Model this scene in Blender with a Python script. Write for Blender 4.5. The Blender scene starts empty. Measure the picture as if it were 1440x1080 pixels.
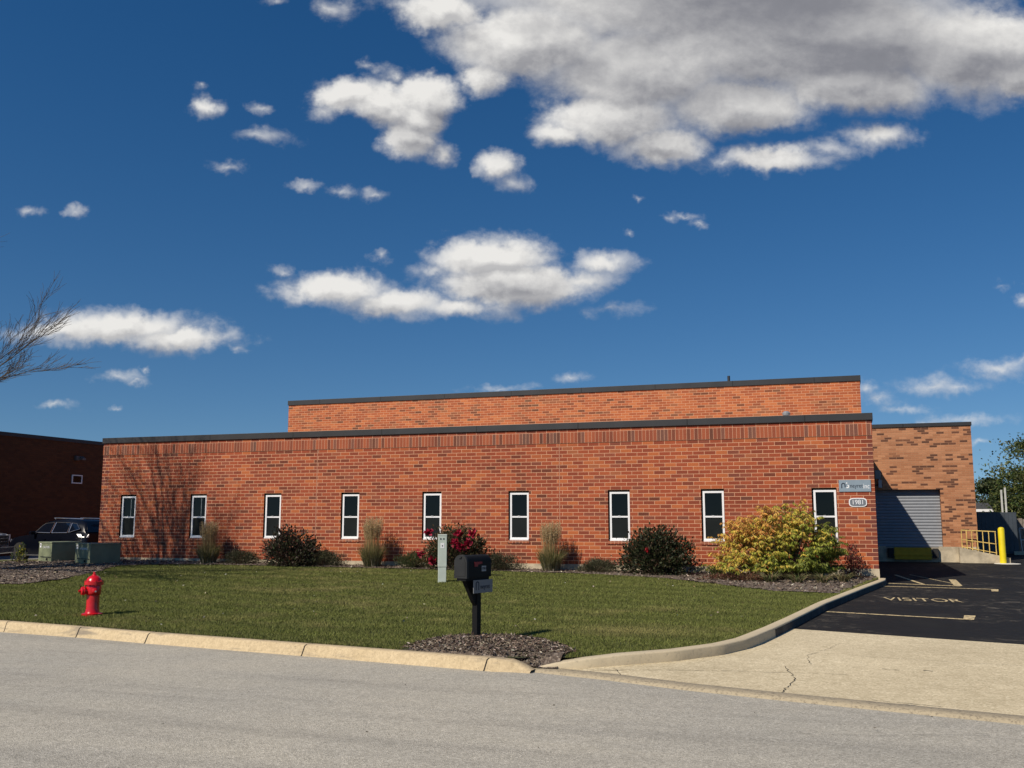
import bpy, bmesh, math, random
import numpy as np
from mathutils import Vector, Matrix

R = math.radians
S = bpy.context.scene
COL = S.collection

# ------------------------------------------------------------------ camera
CAM = Vector((22.2431, -26.2429, 1.2248))
YAW, PITCH, FPX = -0.3287, 0.1392, 1360.0
cd = bpy.data.cameras.new('camera')
cam = bpy.data.objects.new('camera', cd)
COL.objects.link(cam)
cd.sensor_width = 36.0
cd.lens = 36.0 * FPX / 1440.0
cd.clip_start = 0.1
cd.clip_end = 5000
cam.location = CAM
FW = Vector((math.sin(YAW) * math.cos(PITCH), math.cos(YAW) * math.cos(PITCH), math.sin(PITCH)))
RT = Vector((math.cos(YAW), -math.sin(YAW), 0))
UP = RT.cross(FW)
cam.rotation_euler = Matrix((RT, UP, -FW)).transposed().to_euler()
S.camera = cam
S.view_settings.view_transform = 'Standard'
S.view_settings.look = 'None'
S.view_settings.gamma = 1
S.view_settings.exposure = 0.0

# ------------------------------------------------------------------ sun
SUN_TRAVEL = Vector((0.567, 0.986, -1.0)).normalized()
sl = bpy.data.lights.new('sun', 'SUN')
so = bpy.data.objects.new('sun', sl)
COL.objects.link(so)
sl.energy = 5.0
sl.angle = R(0.55)
sl.color = (1.0, 0.90, 0.76)
so.rotation_euler = SUN_TRAVEL.to_track_quat('-Z', 'Y').to_euler()
so.location = (0, -60, 60)

# ------------------------------------------------------------------ node helpers
class NT:
    def __init__(s, tree):
        s.t = tree
    def n(s, typ, **kw):
        nd = s.t.nodes.new(typ)
        for k, v in kw.items():
            if k.startswith('i_'):
                key = k[2:]
                nd.inputs[int(key) if key.isdigit() else key].default_value = v
            else:
                setattr(nd, k, v)
        return nd
    def l(s, a, b):
        s.t.links.new(a, b)
    def m(s, op, a, b=None, c=None, clamp=False):
        nd = s.t.nodes.new('ShaderNodeMath'); nd.operation = op; nd.use_clamp = clamp
        for i, v in enumerate((a, b, c)):
            if v is None: continue
            if isinstance(v, (int, float)): nd.inputs[i].default_value = v
            else: s.l(v, nd.inputs[i])
        return nd.outputs[0]
    def v(s, op, a, b=None):
        nd = s.t.nodes.new('ShaderNodeVectorMath'); nd.operation = op
        for i, x in enumerate((a, b)):
            if x is None: continue
            if isinstance(x, (tuple, list)): nd.inputs[i].default_value = x
            else: s.l(x, nd.inputs[i])
        return nd.outputs['Value'] if op in ('LENGTH', 'DOT_PRODUCT') else nd.outputs[0]
    def mr(s, x, a, b, c=0.0, d=1.0, smooth=True):
        nd = s.t.nodes.new('ShaderNodeMapRange')
        nd.interpolation_type = 'SMOOTHSTEP' if smooth else 'LINEAR'
        s.l(x, nd.inputs[0])
        for i, v in enumerate((a, b, c, d)): nd.inputs[i + 1].default_value = v
        return nd.outputs[0]
    def mix(s, f, a, b, mode='MIX'):
        nd = s.t.nodes.new('ShaderNodeMix'); nd.data_type = 'RGBA'; nd.blend_type = mode
        if isinstance(f, (int, float)): nd.inputs[0].default_value = f
        else: s.l(f, nd.inputs[0])
        for i, x in ((6, a), (7, b)):
            if isinstance(x, (tuple, list)): nd.inputs[i].default_value = (x[0], x[1], x[2], 1)
            else: s.l(x, nd.inputs[i])
        return nd.outputs[2]
    def ramp(s, f, stops, interp='LINEAR'):
        nd = s.t.nodes.new('ShaderNodeValToRGB'); cr = nd.color_ramp; cr.interpolation = interp
        while len(cr.elements) < len(stops): cr.elements.new(0.5)
        for e, (p, c) in zip(cr.elements, stops):
            e.position = p; e.color = (c[0], c[1], c[2], 1)
        s.l(f, nd.inputs[0])
        return nd.outputs[0]
    def noise(s, vec, scale, detail=3, rough=0.5, dist=0.0):
        nd = s.t.nodes.new('ShaderNodeTexNoise')
        if vec is not None: s.l(vec, nd.inputs['Vector'])
        nd.inputs['Scale'].default_value = scale; nd.inputs['Detail'].default_value = detail
        nd.inputs['Roughness'].default_value = rough; nd.inputs['Distortion'].default_value = dist
        return nd.outputs['Fac']

# ------------------------------------------------------------------ world: sky with fair-weather clouds fixed in direction
W = bpy.data.worlds.new('World'); S.world = W; W.use_nodes = True
w = NT(W.node_tree); W.node_tree.nodes.clear()
out = w.n('ShaderNodeOutputWorld')
sky = w.n('ShaderNodeTexSky', sky_type='NISHITA', sun_disc=False)
sky.sun_elevation = R(41.3); sky.sun_rotation = R(209.9)
sky.altitude = 200; sky.air_density = 1.0; sky.dust_density = 0.05; sky.ozone_density = 2.2
SKY_STRENGTH = 0.078
skyc = w.n('ShaderNodeHueSaturation', i_Saturation=1.36, i_Value=0.96, i_Hue=0.504)
w.l(sky.outputs[0], skyc.inputs['Color'])
tc = w.n('ShaderNodeTexCoord')
dirv = tc.outputs['Generated']
w.l(w.v('NORMALIZE', w.v('ADD', w.v('MULTIPLY', dirv, (1.0, 1.0, 0.95)), (0, 0, 0.085))), sky.inputs[0])
# cloud chart: tangent chart of the sky round one fixed compass direction (az -18.8 deg, el 8 deg)
df = w.v('DOT_PRODUCT', dirv, tuple(FW))
dfc = w.m('MAXIMUM', df, 0.05)
cu = w.m('DIVIDE', w.v('DOT_PRODUCT', dirv, tuple(RT)), dfc)
cv = w.m('DIVIDE', w.v('DOT_PRODUCT', dirv, tuple(UP)), dfc)
cx = w.n('ShaderNodeCombineXYZ'); w.l(cu, cx.inputs[0]); w.l(cv, cx.inputs[1])
chart = cx.outputs[0]
CLOUDS = [
 (1010,-30,450,150),(1130,50,340,110),(900,100,170,80),(740,60,150,70),(860,165,120,48),(935,205,80,34),(620,20,80,34),(1360,70,150,85),(1040,150,130,50),(1200,120,150,48),(1440,110,60,36),(680,110,50,30),(790,190,50,24),
 (1085,222,90,26),(1240,190,60,20),(1165,208,50,14),(1015,230,38,14),(1140,228,50,13),
 (490,135,66,32),(600,138,56,40),(540,145,60,34),(590,170,46,36),(575,195,50,34),(455,155,34,16),(620,215,26,18),(555,160,50,30),(700,232,36,26),(725,260,26,14),(520,95,30,9),(560,110,30,16),
 (290,150,28,18),(362,190,48,12),(322,235,25,11),(40,294,20,11),(106,297,15,7),(477,269,17,9),(523,273,19,9),(283,122,18,9),(470,12,28,14),(384,0,26,7),(430,262,28,6),
 (960,305,28,8),(980,316,18,6),(883,324,11,6),(537,363,16,8),(372,152,22,8),(900,280,14,7),(945,310,14,9),
 (470,405,98,30),(560,425,92,28),(690,362,104,36),(725,400,140,40),(845,370,54,20),(860,434,48,13),(398,380,20,11),(640,432,80,20),(420,408,52,14),(610,380,44,16),(820,392,56,18),(700,432,60,14),(575,443,50,12),(690,335,50,14),
 (160,462,140,30),(250,478,105,24),(90,460,80,22),(35,466,44,12),(120,444,66,12),(215,450,64,13),(318,478,40,14),(330,492,26,7),
 (170,530,34,9),(75,572,22,6),(165,575,12,5),(205,518,8,4),(190,536,18,6),
 (1405,400,20,9),(1438,421,12,9),(1405,518,62,16),(1310,541,62,14),(1235,562,36,13),(1360,590,76,9),(1218,545,20,14),(1378,622,15,5),
 (802,532,26,8),(700,546,52,7),(1345,545,40,10),(1265,575,40,8),(1438,508,26,12),(1300,597,44,6)]
gt = bpy.data.node_groups.new('CloudField', 'ShaderNodeTree')
gt.interface.new_socket('P', in_out='INPUT', socket_type='NodeSocketVector')
gt.interface.new_socket('Field', in_out='OUTPUT', socket_type='NodeSocketFloat')
gt.interface.new_socket('Base', in_out='OUTPUT', socket_type='NodeSocketFloat')
g = NT(gt)
gi = g.n('NodeGroupInput'); go = g.n('NodeGroupOutput')
P0 = gi.outputs[0]
wn = g.n('ShaderNodeTexNoise', i_Scale=22.0, i_Detail=4.0, i_Roughness=0.6); g.l(P0, wn.inputs['Vector'])
warp = g.v('MULTIPLY', g.v('SUBTRACT', wn.outputs['Color'], (0.5, 0.5, 0.5)), (0.034, 0.024, 0.0))
wn2 = g.n('ShaderNodeTexNoise', i_Scale=75.0, i_Detail=3.0, i_Roughness=0.6); g.l(P0, wn2.inputs['Vector'])
warp = g.v('ADD', warp, g.v('MULTIPLY', g.v('SUBTRACT', wn2.outputs['Color'], (0.5, 0.5, 0.5)), (0.016, 0.011, 0.0)))
P = g.v('ADD', P0, warp)
cur = None
for (a, b, rx, ry) in CLOUDS:
    d = g.v('MULTIPLY', g.v('SUBTRACT', P, ((a - 720) / FPX, (540 - b) / FPX, 0)), (FPX / rx, FPX / ry, 0))
    kk_ = min(2.8, max(0.70, min(rx, ry) / (13.0 if min(rx, ry) >= 18 else 18.0)))
    f = g.m('MULTIPLY_ADD', g.v('LENGTH', d), -kk_, kk_)
    cur = f if cur is None else g.m('SMOOTH_MAX', cur, f, 0.35)
ns = g.n('ShaderNodeTexNoise', i_Scale=21.0, i_Detail=12.0, i_Roughness=0.60, i_Lacunarity=2.1, i_Distortion=0.15)
str_ = g.n('ShaderNodeMapping'); str_.inputs['Scale'].default_value = (1.0, 1.45, 1.0); str_.inputs['Location'].default_value = (3.1, 1.7, 0.4)
g.l(P0, str_.inputs[0]); g.l(str_.outputs[0], ns.inputs['Vector'])
nz = g.m('SUBTRACT', ns.outputs['Fac'], 0.5)
fld = g.m('MULTIPLY_ADD', nz, 2.5, cur)
g.l(fld, go.inputs[0]); g.l(cur, go.inputs[1])
def cf(vec):
    q = w.n('ShaderNodeGroup'); q.node_tree = gt; w.l(vec, q.inputs[0]); return q.outputs[0], q.outputs[1]
F0, B0 = cf(chart)
F1, B1 = cf(w.v('ADD', chart, (-0.005, 0.009, 0)))
F2, B2 = cf(w.v('ADD', chart, (-0.022, 0.030, 0)))
F3, B3 = cf(w.v('ADD', chart, (-0.100, 0.020, 0)))
dens = w.m('MULTIPLY', w.mr(F0, -0.22, 0.90), w.mr(df, 0.2, 0.35))
dens = w.m('MULTIPLY', dens, w.mr(B0, -1.0, -0.1))
dens = w.m('MULTIPLY', dens, w.mr(B0, 0.3, 1.4, 0.42, 1.0))
relief = w.m('MINIMUM', w.m('MAXIMUM', w.m('SUBTRACT', F0, F1), -0.8), 0.8)
above = w.mr(w.m('MULTIPLY_ADD', w.m('SUBTRACT', F2, B2), 0.45, B2), 0.2, 2.3)      # cloud piled towards the sun: grey base
deep = w.mr(B3, 0.5, 2.6)
lum = w.m('MULTIPLY_ADD', w.m('MULTIPLY', relief, w.m('MULTIPLY_ADD', deep, -0.6, 1.0)), 0.22, 0.84)
lum = w.m('SUBTRACT', lum, w.m('MULTIPLY', above, 0.23))
lum = w.m('SUBTRACT', lum, w.m('MULTIPLY', w.m('MULTIPLY', deep, above), 0.27))
lum = w.m('MAXIMUM', lum, 0.12)
lum = w.m('MINIMUM', lum, 0.97)
ccol = w.ramp(lum, [(0.0, (0.14, 0.145, 0.165)), (0.35, (0.27, 0.272, 0.30)), (0.62, (0.53, 0.525, 0.53)), (1.0, (0.96, 0.94, 0.90))])
bg1 = w.n('ShaderNodeBackground', i_Strength=SKY_STRENGTH); w.l(skyc.outputs[0], bg1.inputs[0])
bg2 = w.n('ShaderNodeBackground', i_Strength=0.92); w.l(ccol, bg2.inputs[0])
ms = w.n('ShaderNodeMixShader')
w.l(w.m('MULTIPLY', dens, 0.97), ms.inputs[0]); w.l(bg1.outputs[0], ms.inputs[1]); w.l(bg2.outputs[0], ms.inputs[2])
w.l(ms.outputs[0], out.inputs[0])
W.cycles.sampling_method = 'MANUAL'; W.cycles.sample_map_resolution = 512

# ------------------------------------------------------------------ mesh helpers
class MB:
    """collects faces; uv = metres by dominant axis (swap=True turns the pattern on end)"""
    def __init__(s): s.v = []; s.f = []; s.sw = []; s.mi = []
    def face(s, pts, swap=False, mi=0):
        b = len(s.v); s.v += [tuple(p) for p in pts]; s.f.append(tuple(range(b, b + len(pts)))); s.sw.append(swap); s.mi.append(mi)
    def box(s, x0, y0, z0, x1, y1, z1, swap=False, mi=0, skip=''):
        a = [(x0,y0,z0),(x1,y0,z0),(x1,y1,z0),(x0,y1,z0),(x0,y0,z1),(x1,y0,z1),(x1,y1,z1),(x0,y1,z1)]
        for k, q in (('b',(3,2,1,0)),('t',(4,5,6,7)),('f',(0,1,5,4)),('r',(1,2,6,5)),('k',(2,3,7,6)),('l',(3,0,4,7))):
            if k not in skip: s.face([a[i] for i in q], swap, mi)
    def obox(s, c, ax, ay, az, hx, hy, hz, mi=0):
        c = Vector(c); ax = Vector(ax).normalized(); ay = Vector(ay).normalized(); az = Vector(az).normalized()
        a = [c + ax*hx*i + ay*hy*j + az*hz*k for k in (-1,1) for (i,j) in ((-1,-1),(1,-1),(1,1),(-1,1))]
        for q in ((3,2,1,0),(4,5,6,7),(0,1,5,4),(1,2,6,5),(2,3,7,6),(3,0,4,7)): s.face([a[i] for i in q], False, mi)
    def tube(s, p0, p1, r0, r1=None, n=12, caps=True, mi=0):
        p0 = Vector(p0); p1 = Vector(p1); r1 = r0 if r1 is None else r1
        d = (p1 - p0).normalized(); a = d.orthogonal().normalized(); b = d.cross(a)
        A = [p0 + (a*math.cos(t)+b*math.sin(t))*r0 for t in [2*math.pi*i/n for i in range(n)]]
        B = [p1 + (a*math.cos(t)+b*math.sin(t))*r1 for t in [2*math.pi*i/n for i in range(n)]]
        for i in range(n):
            j = (i+1) % n; s.face([A[i],A[j],B[j],B[i]], False, mi)
        if caps: s.face(A[::-1], False, mi); s.face(B, False, mi)
    def lathe(s, c, prof, n=24, axis=(0,0,1), mi=0):
        c = Vector(c); d = Vector(axis).normalized(); a = d.orthogonal().normalized(); b = d.cross(a)
        rings = [[c + d*h + (a*math.cos(t)+b*math.sin(t))*max(r,1e-4) for t in [2*math.pi*i/n for i in range(n)]] for r, h in prof]
        for A, B in zip(rings, rings[1:]):
            for i in range(n):
                j = (i+1) % n; s.face([A[i],A[j],B[j],B[i]], False, mi)
        s.face(rings[0][::-1], False, mi); s.face(rings[-1], False, mi)
    def prism(s, pts, off, mi=0):
        off = Vector(off); A = [Vector(p) for p in pts]; B = [p + off for p in A]; n = len(A)
        s.face(A[::-1], False, mi); s.face(B, False, mi)
        for i in range(n):
            j = (i+1) % n; s.face([A[i],A[j],B[j],B[i]], False, mi)
    def build(s, name, mat, parent=None, smooth=False, merge=False, bevel=0, auto=None):
        me = bpy.data.meshes.new(name)
        me.from_pydata(s.v, [], s.f)
        me.update()
        uv = me.uv_layers.new(name='UVMap')
        k = 0
        for pi, p in enumerate(me.polygons):
            nn = p.normal
            ax = max(range(3), key=lambda i: abs(nn[i]))
            for li in p.loop_indices:
                co = me.vertices[me.loops[li].vertex_index].co
                q = (co.y, co.z) if ax == 0 else ((co.x, co.z) if ax == 1 else (co.x, co.y))
                if s.sw[pi]: q = (q[1], q[0])
                uv.data[li].uv = q
            p.material_index = s.mi[pi]
        mats = mat if isinstance(mat, (list, tuple)) else [mat]
        for mm in mats: me.materials.append(mm)
        if merge or smooth or bevel:
            bm = bmesh.new(); bm.from_mesh(me)
            bmesh.ops.remove_doubles(bm, verts=bm.verts, dist=1e-5)
            bmesh.ops.recalc_face_normals(bm, faces=bm.faces)
            if bevel:
                es = [e for e in bm.edges if len(e.link_faces) == 2 and e.calc_face_angle(0) > 0.5]
                bmesh.ops.bevel(bm, geom=es, offset=bevel, segments=2, affect='EDGES', profile=0.6)
            bm.to_mesh(me); bm.free()
        if smooth:
            for p in me.polygons: p.use_smooth = True
            if auto is not None:
                me.set_sharp_from_angle(angle=R(auto))
        return link(name, me, parent)

def link(name, me, parent=None):
    o = bpy.data.objects.new(name, me); COL.objects.link(o)
    if parent is not None: o.parent = parent
    return o
def tag(o, label=None, cat=None, group=None, kind=None):
    if label: o['label'] = label
    if cat: o['category'] = cat
    if group: o['group'] = group
    if kind: o['kind'] = kind
    return o
def thing(name, label, cat, group=None, loc=(0, 0, 0), rz=0):
    o = bpy.data.objects.new(name, None); COL.objects.link(o); o.location = loc; o.rotation_euler = (0, 0, rz)
    o.empty_display_size = 0.2
    return tag(o, label, cat, group)
def struct(o): o['kind'] = 'structure'; return o

def npmesh(name, verts, faces, mat, parent=None, colors=None, smooth=False):
    """verts (N,3); faces (M,k); colors (N,3) per vertex"""
    verts = np.asarray(verts, dtype=np.float32); faces = np.asarray(faces, dtype=np.int32)
    me = bpy.data.meshes.new(name); M, k = faces.shape
    me.vertices.add(len(verts)); me.vertices.foreach_set('co', verts.ravel())
    me.loops.add(M * k); me.loops.foreach_set('vertex_index', faces.ravel())
    me.polygons.add(M); me.polygons.foreach_set('loop_start', np.arange(0, M * k, k, dtype=np.int32))
    me.update(calc_edges=True)
    if colors is not None:
        ca = me.color_attributes.new('Col', 'FLOAT_COLOR', 'POINT')
        c4 = np.ones((len(verts), 4), dtype=np.float32); c4[:, :3] = colors
        ca.data.foreach_set('color', c4.ravel())
    if smooth: me.polygons.foreach_set('use_smooth', np.ones(M, dtype=bool))
    me.materials.append(mat); me.validate()
    return link(name, me, parent)

def text_faces(s, size, font_ext=0.0, align='CENTER'):
    cu_ = bpy.data.curves.new('lettering', 'FONT'); cu_.body = s; cu_.size = size; cu_.align_x = align; cu_.align_y = 'CENTER'; cu_.extrude = font_ext
    cu_.offset = 0.0
    ob = bpy.data.objects.new('lettering', cu_); COL.objects.link(ob)
    dg = bpy.context.evaluated_depsgraph_get(); dg.update()
    me = bpy.data.meshes.new_from_object(ob.evaluated_get(dg))
    V = [v.co.copy() for v in me.vertices]; Fc = [tuple(p.vertices) for p in me.polygons]
    bpy.data.objects.remove(ob); bpy.data.meshes.remove(me); bpy.data.curves.remove(cu_)
    return V, Fc
def text_obj(name, s, size, M, mat, parent=None, sx=1.0, ext=0.002, bold=0.0):
    V, Fc = text_faces(s, size, ext)
    me = bpy.data.meshes.new(name); me.from_pydata([M @ Vector((v.x * sx, v.y, v.z)) for v in V], [], Fc); me.update()
    me.materials.append(mat)
    return link(name, me, parent)

def text_fit(name, s, hgt, wid, M, mat, parent, ext=.002):
    V, Fc = text_faces(s, 1.0, ext); xs_ = [v.x for v in V]; ys_ = [v.y for v in V]; x0, x1, y0, y1 = min(xs_), max(xs_), min(ys_), max(ys_)
    me = bpy.data.meshes.new(name); me.from_pydata([M @ Vector(((v.x - (x0 + x1) / 2) / (x1 - x0) * wid, (v.y - (y0 + y1) / 2) / (y1 - y0) * hgt, v.z)) for v in V], [], Fc); me.update(); me.materials.append(mat)
    return link(name, me, parent)

# ------------------------------------------------------------------ materials
def newmat(name):
    m = bpy.data.materials.new(name); m.use_nodes = True
    t = NT(m.node_tree); b = m.node_tree.nodes['Principled BSDF']
    return m, t, b
def pmat(name, col, rough=0.6, metal=0.0, var=0.12, scale=6.0, bump=0.0, spec=0.5, coat=0.0):
    m, t, b = newmat(name)
    g_ = t.n('ShaderNodeNewGeometry')
    nz_ = t.noise(g_.outputs['Position'], scale, 5, 0.6)
    f = t.mr(nz_, 0.3, 0.7)
    lo = tuple(c * (1 - var) for c in col); hi = tuple(min(1, c * (1 + var)) for c in col)
    t.l(t.mix(f, lo, hi), b.inputs['Base Color'])
    b.inputs['Roughness'].default_value = rough; b.inputs['Metallic'].default_value = metal
    b.inputs['Specular IOR Level'].default_value = spec
    if coat: b.inputs['Coat Weight'].default_value = coat; b.inputs['Coat Roughness'].default_value = 0.04
    if bump:
        bp = t.n('ShaderNodeBump', i_Strength=bump, i_Distance=0.01)
        t.l(t.noise(g_.outputs['Position'], scale * 8, 5, 0.65), bp.inputs['Height']); t.l(bp.outputs[0], b.inputs['Normal'])
    return m

def brickmat(name, L, H, MJ, stops, mortar, offset=0.5, patch=0.5, patchcols=((0.62,0.20,0.07),(0.16,0.08,0.06)), joints=(), rare_amt=.75, ends=None):
    m, t, b = newmat(name)
    uv = t.n('ShaderNodeUVMap'); uv.uv_map = 'UVMap'
    sp = t.n('ShaderNodeSeparateXYZ'); t.l(uv.outputs[0], sp.inputs[0])
    u, v_ = sp.outputs[0], sp.outputs[1]
    vr = t.m('DIVIDE', v_, H); row = t.m('FLOOR', vr); fy = t.m('MULTIPLY', t.m('SUBTRACT', vr, row), H)
    odd = t.m('MULTIPLY', t.m('FLOORED_MODULO', row, 2.0), offset)
    ur = t.m('ADD', t.m('DIVIDE', u, L), odd); colm = t.m('FLOOR', ur); fx = t.m('MULTIPLY', t.m('SUBTRACT', ur, colm), L)
    ex = t.m('MINIMUM', fx, t.m('SUBTRACT', L, fx)); ey = t.m('MINIMUM', fy, t.m('SUBTRACT', H, fy))
    edge = t.m('MINIMUM', ex, ey)
    # ragged arris
    rag = t.noise(uv.outputs[0], 60, 3, 0.6)
    edge = t.m('ADD', edge, t.m('MULTIPLY', t.m('SUBTRACT', rag, 0.5), 0.004))
    isb = t.mr(edge, MJ * 0.5 - 0.0012, MJ * 0.5 + 0.0012)
    cb = t.n('ShaderNodeCombineXYZ'); t.l(colm, cb.inputs[0]); t.l(row, cb.inputs[1])
    wn_ = t.n('ShaderNodeTexWhiteNoise', noise_dimensions='2D'); t.l(cb.outputs[0], wn_.inputs['Vector'])
    wsep = t.n('ShaderNodeSeparateColor'); t.l(wn_.outputs['Color'], wsep.inputs[0])
    # batches: neighbouring bricks share a firing tone over a few square metres
    cell = t.n('ShaderNodeVectorMath', operation='MULTIPLY'); t.l(cb.outputs[0], cell.inputs[0]); cell.inputs[1].default_value = (L, H, 0)
    pn = t.noise(cell.outputs[0], 0.55, 2, 0.5)
    pick = t.m('ADD', wsep.outputs[0], t.m('MULTIPLY', t.m('SUBTRACT', pn, 0.5), patch), clamp=True)
    bc = t.ramp(pick, stops)
    pn2 = t.noise(cell.outputs[0], 0.9, 3, 0.6)
    rare = t.m('GREATER_THAN', t.m('ADD', t.m('MULTIPLY', wsep.outputs[1], 0.55), t.m('MULTIPLY', pn2, 0.9)), 0.93)
    bc = t.mix(t.m('MULTIPLY', rare, rare_amt), bc, patchcols[1])
    if ends:   # darker quoin bricks toothed in at both ends of the wall
        tooth = t.m('MULTIPLY_ADD', t.m('FLOORED_MODULO', row, 2.0), .16, .14)
        de = t.m('MINIMUM', t.m('SUBTRACT', u, ends[0]), t.m('SUBTRACT', ends[1], u))
        q_ = t.m('MULTIPLY', t.m('LESS_THAN', de, tooth), t.m('GREATER_THAN', wsep.outputs[2], 0.25))
        bc = t.mix(t.m('MULTIPLY', q_, 0.7), bc, (0.13, 0.045, 0.040))
    # soot and grain within each brick
    gr = t.noise(uv.outputs[0], 34, 5, 0.7)
    bc = t.mix(1.0, bc, t.ramp(gr, [(0.3, (0.80, 0.80, 0.80)), (0.7, (1.15, 1.15, 1.15))]), 'MULTIPLY')
    stain = t.noise(uv.outputs[0], 0.8, 4, 0.6)
    bc = t.mix(1.0, bc, t.ramp(stain, [(0.3, (0.88, 0.86, 0.86)), (0.7, (1.08, 1.05, 1.0))]), 'MULTIPLY')
    mc = t.mix(t.noise(uv.outputs[0], 3.0, 4), tuple(c * 0.8 for c in mortar), mortar)
    colr = t.mix(isb, mc, bc)
    for jx in joints:
        dj = t.m('ABSOLUTE', t.m('SUBTRACT', u, jx)); jm = t.m('LESS_THAN', dj, 0.011)
        colr = t.mix(jm, colr, (0.40, 0.20, 0.13))
    t.l(colr, b.inputs['Base Color'])
    b.inputs['Roughness'].default_value = 0.85; b.inputs['Specular IOR Level'].default_value = 0.3
    bp = t.n('ShaderNodeBump', i_Strength=0.7, i_Distance=0.006)
    t.l(t.m('ADD', isb, t.m('MULTIPLY', gr, 0.5)), bp.inputs['Height']); t.l(bp.outputs[0], b.inputs['Normal'])
    return m
RED = [(0.0, (0.14, 0.041, 0.023)), (0.12, (0.225, 0.052, 0.026)), (0.45, (0.295, 0.063, 0.028)), (0.78, (0.35, 0.080, 0.032)), (1.0, (0.44, 0.126, 0.043))]
ORG = [(0.0, (0.17, 0.062, 0.032)), (0.16, (0.35, 0.092, 0.038)), (0.6, (0.45, 0.122, 0.045)), (1.0, (0.53, 0.170, 0.062))]
BUF = [(0.0, (0.10, 0.045, 0.028)), (0.19, (0.15, 0.062, 0.036)), (0.22, (0.37, 0.160, 0.078)), (0.6, (0.43, 0.195, 0.098)), (1.0, (0.50, 0.24, 0.125))]
JX = (6.97, 14.70)
M_brick = brickmat('red_brick', .3048, .1016, .0135, RED, (0.68, 0.36, 0.215), patch=0.8, joints=JX, rare_amt=.30, ends=(-1.16, 22.99))
M_soldier = brickmat('red_brick_on_end', .3048, .1016, .010, [(0.0, (0.13, 0.05, 0.032)), (0.3, (0.27, 0.070, 0.036)), (1.0, (0.37, 0.100, 0.044))], (0.66, 0.36, 0.23), offset=0.0)
M_brick_up = brickmat('orange_brick', .3048, .1016, .013, ORG, (0.76, 0.39, 0.225), patch=0.35, rare_amt=.5, patchcols=((0,0,0),(0.22, 0.11, 0.06)))
M_brick_buff = brickmat('buff_brick', .2540, .0813, .009, BUF, (0.48, 0.26, 0.145), patch=0.05, rare_amt=0.0)
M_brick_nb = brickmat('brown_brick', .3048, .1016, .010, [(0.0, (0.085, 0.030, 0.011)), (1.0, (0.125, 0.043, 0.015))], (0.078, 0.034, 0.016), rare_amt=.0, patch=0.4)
M_coping = pmat('dark_bronze_metal', (0.030, 0.030, 0.032), 0.5, 0.2, 0.15, 1.2)
_t = NT(M_coping.node_tree); _g = _t.n('ShaderNodeNewGeometry'); _s = _t.n('ShaderNodeSeparateXYZ'); _t.l(_g.outputs['Position'], _s.inputs[0])
_x = _t.m('FLOORED_MODULO', _s.outputs[0], 3.05); _b = M_coping.node_tree.nodes['Principled BSDF']; _c = _b.inputs['Base Color'].links[0].from_socket
_t.l(_t.mix(_t.m('LESS_THAN', _x, 0.03), _c, (0.008, 0.008, 0.008)), _b.inputs['Base Color'])   # lapped sheet joints
M_conc = pmat('old_concrete', (0.42, 0.36, 0.26), 0.9, 0, 0.28, 2.5, 0.5)
M_roof = pmat('roof_membrane', (0.25, 0.25, 0.25), 0.9)
M_white = pmat('white_vinyl', (0.80, 0.80, 0.80), 0.4, 0, 0.03)
M_black = pmat('black_rubber', (0.015, 0.015, 0.015), 0.8)
M_yellow = pmat('yellow_paint', (0.75, 0.60, 0.01), 0.45, 0, 0.08, 3)
M_yellow_old = pmat('weathered_yellow_paint', (0.62, 0.44, 0.13), 0.6, 0, 0.25, 8)
M_pole = pmat('curtain_grey', (.16, .19, .20), .8)
M_jamb_shade = pmat('black_reveal_shade', (.012, .010, .009), .8, 0, .1, 6, 0, .1)
M_grey = pmat('grey_sign_paint', (0.23, 0.29, 0.34), 0.4, 0, 0.04)
M_plaque = pmat('grey_plaque', (0.15, 0.165, 0.185), 0.4, 0, 0.04)
M_ink = pmat('dark_lettering', (0.012, 0.018, 0.035), 0.5)
def glassmat(name, base, rough, spec=0.5):
    m, t, b = newmat(name)
    g_ = t.n('ShaderNodeNewGeometry')
    t.l(t.mix(t.noise(g_.outputs['Position'], 2.2, 3), tuple(c * 0.6 for c in base), tuple(c * 1.4 for c in base)), b.inputs['Base Color'])
    b.inputs['Roughness'].default_value = rough; b.inputs['Specular IOR Level'].default_value = spec
    bp = t.n('ShaderNodeBump', i_Strength=0.05, i_Distance=0.02)
    t.l(t.noise(g_.outputs['Position'], 3.0, 2), bp.inputs['Height']); t.l(bp.outputs[0], b.inputs['Normal'])
    return m
M_glass = glassmat('dark_window_glass', (0.003, 0.004, 0.004), 0.04, 0.22)
M_screen = glassmat('insect_screen', (0.012, 0.015, 0.015), 0.6, 0.1)
M_carglass = glassmat('tinted_car_glass', (0.004, 0.006, 0.012), 0.03, 0.6)

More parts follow.
